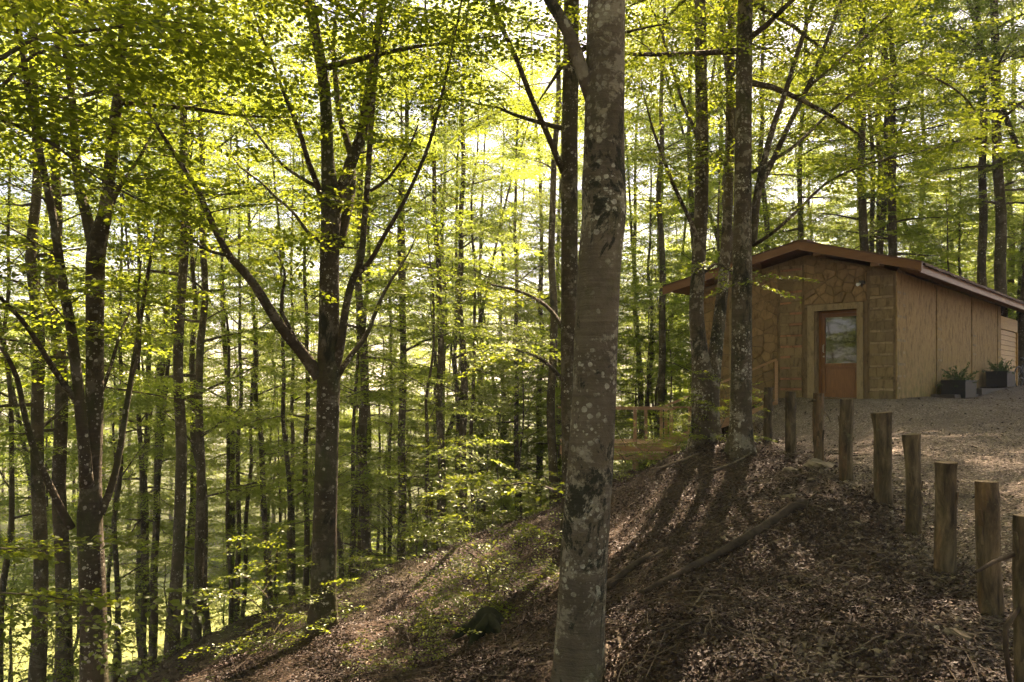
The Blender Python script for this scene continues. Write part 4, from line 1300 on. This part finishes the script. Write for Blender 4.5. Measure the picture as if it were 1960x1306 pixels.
for t in (0, .36, .70, 1.0):
    m = MB(); m.box((L2*t - .035, -.035, rise*t - .35), (L2*t + .035, .035, rise*t + .82 + .20*t)); part("rail_post", 'deckwood', m, stair)
for k in range(8):
    x = L2 * (k + .1) / 8; z = rise * (k + .6) / 8
    m = MB(); m.box((x, .04, z - .04), (x + L2/8 + .03, 1.0, z)); part("tread", 'deckwood', m, stair)
m = MB(); m.bar((0, .02, -.05), (L2, .02, rise - .05), .04, .2); part("stringer", 'deckwood', m, stair)
for z in (.3, .55, .78):
    m = MB(); m.tube([(0, 0, z), (L2, 0, rise + z + .06)], [.004, .004], 5); part("wire", 'black', m, stair)

# ------------------------------------------------------------------ log posts along the yard
def post_bark_mat():
    m, nt, out = new_mat("post_bark")
    v = coords(nt, (3.5, 3.5, .8)); v0 = coords(nt)
    n1 = noise(nt, v, 3.2, 8, .7, .5)
    col = ramp(nt, n1, [(.32, (.016, .012, .007)), (.5, (.075, .055, .031)), (.70, (.18, .135, .078))])
    peel = ramp(nt, noise(nt, v, 1.1, 5, .6), [(.57, 0.), (.62, .55)])
    col = mixc(nt, peel, col, ramp(nt, n1, [(.35, (.075, .040, .018)), (.65, (.22, .130, .062))]))
    li = ramp(nt, noise(nt, v0, 9, 6, .7), [(.60, 0.), (.68, .5)])
    col = mixc(nt, li, col, (.15, .15, .085))
    finish(nt, out, col, .85, bump(nt, n1, .9, .02), .25)
    return m


def cut_mat():
    m, nt, out = new_mat("sawn_end")
    tc = N(nt, "ShaderNodeTexCoord")
    wv = N(nt, "ShaderNodeTexWave", Vector=tc.outputs["Object"], _wave_type='RINGS', _rings_direction='Z', Scale=18.0, Distortion=2.0, Detail=3.0)
    finish(nt, out, ramp(nt, wv.outputs["Fac"], [(.2, (.10, .068, .036)), (.8, (.19, .135, .075))]), .8)
    return m


M['post'] = post_bark_mat(); M['cut'] = cut_mat()
POSTS = [  # px top, py top, py bottom, depth, width px, lean px, label
    (1471, 742, 850, 15.35, 19, -2, "dark slim log post nearest the cabin, first of the row"),
    (1514, 750, 869, 13.8, 22, -1, "reddish peeled log post, second from the cabin"),
    (1567, 753, 886, 12.3, 22, 0, "log post with a snapped twig stub near its top, third from the cabin"),
    (1620, 764, 921, 10.4, 28, 0, "smooth dark log post with a pale sawn top, fourth from the cabin"),
    (1686, 790, 966, 9.3, 37, 7, "thick gnarled log post leaning a little, fifth from the cabin"),
    (1746, 832, 1021, 8.66, 31, 3, "log post flaring at its head, sixth from the cabin"),
    (1812, 885, 1100, 7.64, 42, -3, "broad log post with a ragged overhanging cap, seventh from the cabin"),
    (1888, 922, 1185, 6.24, 48, 8, "stout log post with a clean yellow sawn top, eighth from the cabin"),
    (1962, 988, 1335, 4.95, 46, 2, "dark post cut by the picture's edge with a side branch, nearest the camera")]
for k, (px, pt, pb, Y, w, lean, lab) in enumerate(POSTS):
    rg = np.random.default_rng(200 + k)
    top = P(px, pt, Y); X0 = top[0] + lean / F * Y
    gz = H(X0, Y)
    r = empty("log_post", (X0, Y, gz), rg.uniform(0, 6), lab, "post", "log posts along the gravel yard")
    r.rotation_euler = (0, 0, 0)
    hgt = top[2] - gz; rad = w * .86 / 2 / F * Y
    nz = 26
    zz = np.linspace(-.3, hgt, nz)
    cxy = np.c_[(zz / hgt) * (top[0] - X0) + .006 * np.sin(zz * 5 + k), .008 * np.sin(zz * 4 + 2 * k)]
    rz_ = rad * (1.04 - .06 * zz / hgt)
    if k in (4, 5): rz_ *= 1 + .22 * np.clip((zz / hgt - .72) / .28, 0, 1) ** 1.5
    if k == 6: rz_ *= np.where(zz > hgt - .03, 1.12, 1.0)
    ph = rg.uniform(0, 6)
    def dsp(i, ang, p, ph=ph, k=k):
        o = np.ones(len(ang))
        for j, a in enumerate(ang):
            q = Vector((math.cos(a) * 1.2 + k * 5, math.sin(a) * 1.2, p[2] * 1.6 + ph))
            o[j] += .14 * mnoise.noise(q * 1.2) + .12 * mnoise.noise(Vector((q.x * 4.5, q.y * 4.5, q.z * .6))) + .04 * mnoise.noise(q * 9)
        return o
    m = MB(); ringV = m.tube(np.c_[cxy, zz], rz_, 30, cap=False, disp=dsp); part("log", 'post', m, r, True)
    m = MB(); tp = ringV[-1].copy(); c0 = tp.mean(0); slope_ = rg.normal(0, .03)
    inner = c0 + (tp - c0) * .985; inner[:, 2] += .002 + (inner[:, 0] - c0[0]) * slope_
    m.add(np.vstack([inner, tp - [0, 0, .004]]), [(i, (i+1) % 30, 30 + (i+1) % 30, 30 + i) for i in range(30)][::1]); m.ngon(range(30))
    part("sawn_top", 'cut', m, r)
    # bark flaps and twig stubs
    for j in range(5):
        a = rg.uniform(0, 6.28); z0 = rg.uniform(.15, .8) * hgt; hh = rg.uniform(.06, .2); d = np.array([math.cos(a), math.sin(a), 0]); s_ = np.array([-math.sin(a), math.cos(a), 0])
        cc = np.array([np.interp(z0, zz, cxy[:, 0]), np.interp(z0, zz, cxy[:, 1]), z0]); b0 = cc + d * rad * 1.0
        m = MB(); wv = rg.uniform(.02, .045)
        V = [b0 - s_*wv/2, b0 + s_*wv/2, b0 + s_*wv*.4 + d*.022 + [0,0,hh], b0 - s_*wv*.3 + d*.016 + [0,0,hh]]
        V += [v_ - d*.012 for v_ in V]
        m.add(V, [(0,1,2,3), (7,6,5,4), (0,4,5,1), (1,5,6,2), (2,6,7,3), (3,7,4,0)]); part("bark_flap", 'post', m, r)
    if k == 2:
        m = MB(); zt = hgt * .88; m.tube([(0, 0, zt), (-.1, -.04, zt + .02), (-.17, -.05, zt - .01)], [.028, .022, .008], 8); part("stub", 'post', m, r, True)
        m = MB(); m.tube([(.06, -.03, hgt * .74), (.13, -.05, hgt * .66), (.16, -.05, hgt * .58)], [.014, .012, .003], 6); part("stub", 'post', m, r, True)
    if k == 8:
        q0 = P(1938, 1062, 4.95) - np.array([X0, Y, gz]); q1 = P(1868, 1095, 4.7) - np.array([X0, Y, gz])
        m = MB(); m.tube([(0, 0, q0[2] + .02), q0, (q0 + q1) / 2 + [0, 0, .01], q1], [.02, .016, .013, .010], 8); part("branch", 'deadwood', m, r, True)
        q2 = P(1925, 1240, 4.85) - np.array([X0, Y, gz])
        m = MB(); m.tube([(-.06, -.03, q2[2] + .22), q2 + [0, 0, .12], q2, q2 + [.03, 0, -.25]], [.012, .018, .016, .012], 7); part("bark_strip", 'deadwood', m, r, True)

# ------------------------------------------------------------------ logs, stones, sticks, stump on the bank
def on_ground(px, py, lo=3.5, hi=26.0):
    """Walk the ray through a pixel out to where it meets the ground."""
    ts = np.linspace(lo, hi, 900)
    X = (px - CX) / F * ts; Z = EYE - (py - CY) / F * ts
    below = Z < H(X, ts)
    i = int(np.argmax(below)) if below.any() else len(ts) - 1
    return np.array([X[i], ts[i], H(X[i], ts[i])])


def log(name, pix, w0, w1, label, cat, mat='deadwood', lift=.5, sides=12, seed=0):
    pts = np.array([on_ground(a, b) for a, b in pix])
    r0 = w0 / 2 / F * pts[0][1]; r1 = w1 / 2 / F * pts[-1][1]
    n = max(6, int(np.linalg.norm(pts[-1] - pts[0]) / .08))
    c = spline(pts, n); c[:, 2] = np.maximum(c[:, 2], H(c[:, 0], c[:, 1]))
    rr_ = np.linspace(r0, r1, n); c[:, 2] += rr_ * lift
    o = c[0].copy(); m = MB(); m.tube(c - o, rr_, sides, cap=True, disp=bark_disp(seed + 40, .28))
    ob = m.build(name, M[mat], None, True); ob.location = o
    return tag(ob, label, cat)


log("fallen_log", [(1228, 1142), (1300, 1105), (1365, 1073), (1420, 1042), (1475, 1008), (1540, 968)], 16, 20, "long dark fallen log lying down the bank from the splintered tip", "log", seed=1)
log("fallen_log", [(1163, 1132), (1190, 1108), (1214, 1088), (1250, 1065)], 20, 12, "short dark log half hidden behind the foreground trunk", "log", seed=2)
for i, (pix, w, lab) in enumerate([
        ([(1182, 1215), (1188, 1245), (1180, 1275), (1174, 1312)], 9, "bleached bent stick lying beside the foreground trunk, the longer of two"),
        ([(1164, 1232), (1160, 1265), (1156, 1296)], 9, "short bleached stick touching the foreground trunk's foot"),
        ([(1225, 1275), (1222, 1300), (1220, 1315)], 8, "pale broken stick at the bottom edge past the foreground trunk"),
        ([(1185, 1178), (1215, 1163), (1242, 1156)], 5, "thin stick lying level beside the foreground trunk"),
        ([(1198, 1082), (1240, 1072), (1278, 1050)], 7, "yellowish stick above the short dark log"),
        ([(1310, 1190), (1350, 1130), (1400, 1060)], 5, "thin pale stick below the long fallen log"),
        ([(1395, 1075), (1430, 1050), (1470, 1020)], 6, "thin stick hugging the long fallen log"),
        ([(1455, 1060), (1480, 1040), (1530, 1028)], 6, "pale forked stick under the splintered tip"),
        ([(1590, 868), (1625, 873), (1668, 871)], 4, "thin twig lying before the second post"),
        ([(1690, 970), (1720, 978), (1748, 980)], 6, "dark stick between the fifth and sixth posts"),
        ([(1828, 1105), (1845, 1085), (1868, 1100)], 5, "bent twig at the foot of the seventh post"),
        ([(960, 1275), (1000, 1235), (1050, 1190)], 7, "dark stick on the bank below the hollow"),
        ([(690, 1285), (710, 1262), (735, 1250)], 4, "pale twig near the bottom edge below the spreading beech"),
        ([(820, 1200), (850, 1185), (880, 1165)], 5, "stick lying across the sunny part of the bank"),
        ([(1260, 900), (1300, 885), (1345, 868)], 7, "sunlit branch lying under the twin-stemmed beech"),
        ([(1362, 905), (1400, 890), (1440, 868)], 6, "dead branch on the slope below the straight beech"),
        ([(1500, 1140), (1560, 1110), (1600, 1075)], 4, "thin twig on the pebbly middle of the slope"),
        ([(1330, 1270), (1400, 1240), (1470, 1230)], 5, "twig in the leaf litter near the bottom edge")]):
    log("fallen_stick", pix, w, w * .5, lab, "stick", 'twig' if i < 8 or i > 11 else 'deadwood', .6, 7, 60 + i)["group"] = "sticks on the bank"
# splintered tip
sp0 = on_ground(1548, 968); rt = empty("broken_branch_tip", sp0, 0, "splintered grey branch end fanning out past the long fallen log", "branch")
for j in range(6):
    e = on_ground(1540 + rs.uniform(-10, 45), 975 + rs.uniform(-22, 34)) - sp0
    m = MB(); m.tube([(0, 0, .05), e * .5 + [0, 0, .09 + rs.uniform(-.02, .04)], e + [0, 0, .04]], [.016, .010, .003], 6); part("splinter", 'deadwood', m, rt, True)


def rock(px, py, wpx, hpx, label, seed, flat=.4, mat='stone'):
    p = on_ground(px, py); rg = np.random.default_rng(seed)
    w = wpx / 2 / F * p[1]
    m = MB(); n1, n2 = 12, 7; V = []
    for i in range(n2 + 1):
        th = math.pi * i / n2
        for j in range(n1):
            a = 2 * math.pi * j / n1
            d = Vector((math.sin(th) * math.cos(a), math.sin(th) * math.sin(a), math.cos(th)))
            k = 1 + .35 * mnoise.noise(d * 1.5 + Vector((seed, 0, 0))) + .12 * mnoise.noise(d * 4 + Vector((0, seed, 0)))
            V.append((d.x * w * k, d.y * w * .8 * k, max(-.3, min(d.z, .75)) * w * flat * 1.3 * k))
    F_ = [(i*n1 + j, (i+1)*n1 + j, (i+1)*n1 + (j+1) % n1, i*n1 + (j+1) % n1) for i in range(n2) for j in range(n1)]
    m.add(V, F_); o = m.build("stone", M[mat], None, False); o.location = p; o.rotation_euler = (rg.normal(0, .15), rg.normal(0, .15), rg.uniform(0, 6))
    return tag(o, label, "stone", "stones on the bank")


for i, (px, py, w, lab) in enumerate([
        (1514, 903, 36, "flat pale stone slab set in the slope below the third post"), (1572, 896, 62, "long flat stone slab beside the third and fourth posts"),
        (1512, 952, 30, "rounded stone below the pale slab"), (1556, 922, 26, "buried stone between the slabs"), (1635, 1005, 26, "brown stone midway below the fifth post"),
        (1642, 891, 14, "small white stone by the fourth post"), (1680, 1107, 22, "dull stone in the pebbles below the sixth post"), (1782, 1128, 18, "yellowish stone below the seventh post"),
        (1642, 1072, 12, "small white stone on the open slope"), (1835, 1222, 62, "long flat brown stone before the eighth post"), (1680, 1254, 34, "dark stone near the bottom edge"),
        (1710, 1270, 30, "flat grey stone by the bottom edge"), (1796, 1190, 14, "small pale stone below the seventh post's foot"), (1618, 1178, 24, "brown stone in the leaf litter"),
        (605, 1297, 16, "rounded stone at the bottom edge below the spreading beech")]):
    rock(px, py, w, 0, lab, 300 + i)
M['mossy'] = simple("mossy_root", (.006, .007, .003), (.024, .027, .010), 8, .95, .6, (1, 1, 1), .02)
# mossy stump and hollow in the bank
sp_ = on_ground(935, 1205); hs = empty("mossy_stump", sp_, 0, "dark mossy root stump over the hollow in the bank", "stump")
m = MB(); m.tube([(0, .1, -.3), (0, .05, -.02), (-.03, 0, .08), (-.02, -.05, .16)], [.30, .25, .22, .17], 14, True, bark_disp(77, .25)); part("stump", 'mossy', m, hs, True)
for j in range(6):
    a = j * 1.05; m = MB(); m.tube([(0, 0, .12), (.3 * math.cos(a), .3 * math.sin(a), .0), (.62 * math.cos(a), .6 * math.sin(a), -.22 + .1 * math.cos(a))], [.09, .06, .02], 8); part("root", 'mossy', m, hs, True)

# ------------------------------------------------------------------ loose cover: leaves, pebbles, twigs, herbs
def scatter(n, seed, area, dens):
    """n points with density falling off with distance from the camera."""
    rg = np.random.default_rng(seed); out = []; got = 0
    while got < n:
        y = 3.6 * (area / 3.6) ** rg.random(n); x = rg.uniform(-.50, .68, n) * y
        keep = rg.random(n) < dens(x, y)
        out.append(np.c_[x, y][keep]); got += int(keep.sum())
    return np.concatenate(out)[:n], rg


def normals(q):
    e = .05
    hx = (H(q[:, 0] + e, q[:, 1]) - H(q[:, 0] - e, q[:, 1])) / (2 * e); hy = (H(q[:, 0], q[:, 1] + e) - H(q[:, 0], q[:, 1] - e)) / (2 * e)
    nn = np.c_[-hx, -hy, np.ones(len(q))]
    return nn / np.linalg.norm(nn, axis=1)[:, None]


def frame(nn, rg, tilt):
    up = nn + rg.normal(0, tilt, nn.shape); up /= np.linalg.norm(up, axis=1)[:, None]
    d = rg.normal(0, 1, nn.shape); d -= up * (d * up).sum(1)[:, None]; d /= np.linalg.norm(d, axis=1)[:, None]
    return d, np.cross(up, d), up


q, rg = scatter(200000, 21, 24.0, lambda x, y: np.clip(1.0 - gravel_mask(x, y) * 1.02, 0.028, 1) * np.clip(.62 + .5 * np.sin(1.7 * x + 2.3 * y) * np.sin(2.9 * x - 1.1 * y + 1) + .3 * np.sin(5.1 * x + 1.3 * y), .12, 1))
nn = normals(q); z = H(q[:, 0], q[:, 1]); d, s_, up = frame(nn, rg, .30)
ln = rg.uniform(.024, .055, len(q))[:, None] * (1 + np.clip(q[:, 1:2] - 9, 0, 12) * .04); wd = ln * rg.uniform(.45, .62, (len(q), 1))
o = np.c_[q, z + rg.uniform(.004, .035, len(q))] - d * ln * .5; cu = rg.normal(.12, .2, (len(q), 1)) * ln
V = np.stack([o, o + d*ln*.45 + s_*wd*.5 + up*cu, o + d*ln + up*cu*.6, o + d*ln*.45 - s_*wd*.5 + up*cu], 1)
b = np.arange(len(q))[:, None] * 4
m = MB(); m.add(V.reshape(-1, 3), np.stack([b + [0, 2, 1], b + [0, 3, 2]], 1).reshape(-1, 3), np.repeat(rg.beta(2, 2.6, len(q)), 4))
tag(m.build("leaf_litter", M['litter']), "brown fallen beech leaves carpeting the bank", "leaves", kind="stuff")

def peb(n, seed, area, dens, lo, hi):
    q, rg = scatter(n, seed, area, dens)
    nn = normals(q); z = H(q[:, 0], q[:, 1]); d, s_, up = frame(nn, rg, .35)
    r = (lo * (hi / lo) ** rg.random(n) ** 1.8)[:, None]
    c = np.c_[q, z] + up * r * .25
    a, bq, h_ = r * rg.uniform(.8, 1.3, (n, 1)), r * rg.uniform(.6, 1.0, (n, 1)), r * rg.uniform(.4, .75, (n, 1))
    V = np.stack([c + d*a, c + s_*bq + d*a*.2, c - d*a, c - s_*bq - d*a*.15, c + up*h_ + d*a*.2, c - up*h_], 1)
    bb = np.arange(n)[:, None] * 6
    fs = [[0,1,4],[1,2,4],[2,3,4],[3,0,4],[1,0,5],[2,1,5],[3,2,5],[0,3,5]]
    m.add(V.reshape(-1, 3), np.stack([bb + f for f in fs], 1).reshape(-1, 3), np.repeat(np.clip(rg.beta(2.2, 2.2, n), 0, 1), 6))
m = MB()
peb(42000, 22, 19.0, lambda x, y: np.clip(gravel_mask(x, y) * 1.0 + .02, 0, 1), .006, .022)
peb(9000, 23, 13.0, lambda x, y: np.clip(1 - np.abs(gravel_mask(x, y) - .25) * 2.2, 0, 1) * np.clip((x - .28 * y + .6), 0, 1), .010, .042)
tag(m.build("gravel", M['pebble']), "loose grey-brown gravel strewn over the yard and its edge", "gravel", kind="stuff")

q, rg = scatter(1500, 24, 20.0, lambda x, y: np.clip(1.02 - gravel_mask(x, y), 0.02, 1))
nn = normals(q); z = H(q[:, 0], q[:, 1]); d, s_, up = frame(nn, rg, .12)
dh = np.array([-.72, -.2, 0]); m = MB()
for i in range(len(q)):
    dd = d[i] + dh * rg.uniform(0, 1.2); dd -= up[i] * dd.dot(up[i]); dd /= np.linalg.norm(dd)
    L = rg.uniform(.12, .55); r = rg.uniform(.0018, .006); p = np.r_[q[i], z[i] + .02]
    k_ = rg.normal(0, .09)
    m.tube([p - dd*L/2, p + s_[i]*k_*L + up[i]*rg.uniform(0, .03), p + dd*L/2 + up[i]*rg.uniform(-.01, .05)], [r, r*.9, r*.5], 4, cap=False, att=rg.random())
tag(m.build("twig_litter", M['twig']), "thin dead twigs scattered over the leaf litter", "twigs", kind="stuff")

# small green herbs on the ridge and the lower bank
q, rg = scatter(380, 25, 26.0, lambda x, y: np.clip((-1.5 - x) / 4, 0.01, 1) * np.clip((y - 11) / 6, 0.02, 1) * (np.sin(x * 1.7 + y) * np.sin(y * 1.3 - x) > -.1) * (gravel_mask(x, y) < .1))
m = MB(); z = H(q[:, 0], q[:, 1])
for i in range(len(q)):
    for j in range(5):
        a = rg.uniform(0, 6.28); l = rg.uniform(.04, .09); dd = np.array([math.cos(a), math.sin(a), rg.uniform(-.1, .5)]); s2 = np.array([-math.sin(a), math.cos(a), 0])
        p = np.r_[q[i], z[i] + rg.uniform(.03, .16)] + rg.normal(0, .03, 3) * [1, 1, 0]
        m.add([p, p + dd*l*.5 + s2*l*.3, p + dd*l, p + dd*l*.5 - s2*l*.3], [(0, 2, 1), (0, 3, 2)], rg.random() * .9)
tag(m.build("herb_layer", M['leaf']), "low green herbs dotted over the shaded bank and ridge", "herbs", kind="stuff")

# ------------------------------------------------------------------ the thin lit air of the wood
hm, hnt, hout = new_mat("haze_air")
pv = hnt.nodes.new("ShaderNodeVolumePrincipled")
pv.inputs["Color"].default_value = (.97, .97, .88, 1)
pv.inputs["Density"].default_value = 0.0008
pv.inputs["Anisotropy"].default_value = 0.3
hnt.links.new(pv.outputs[0], hout.inputs["Volume"])
hb = MB()
hb.box((xs[0] - 5, ys[0] - 5, float(GZ.min()) - 1.0), (xs[-1] + 5, ys[-1] + 5, 34.0))
tag(hb.build("haze", hm), "thin pale sunlit air between the far trunks", "haze", kind="stuff")
scene.cycles.volume_bounces = 0
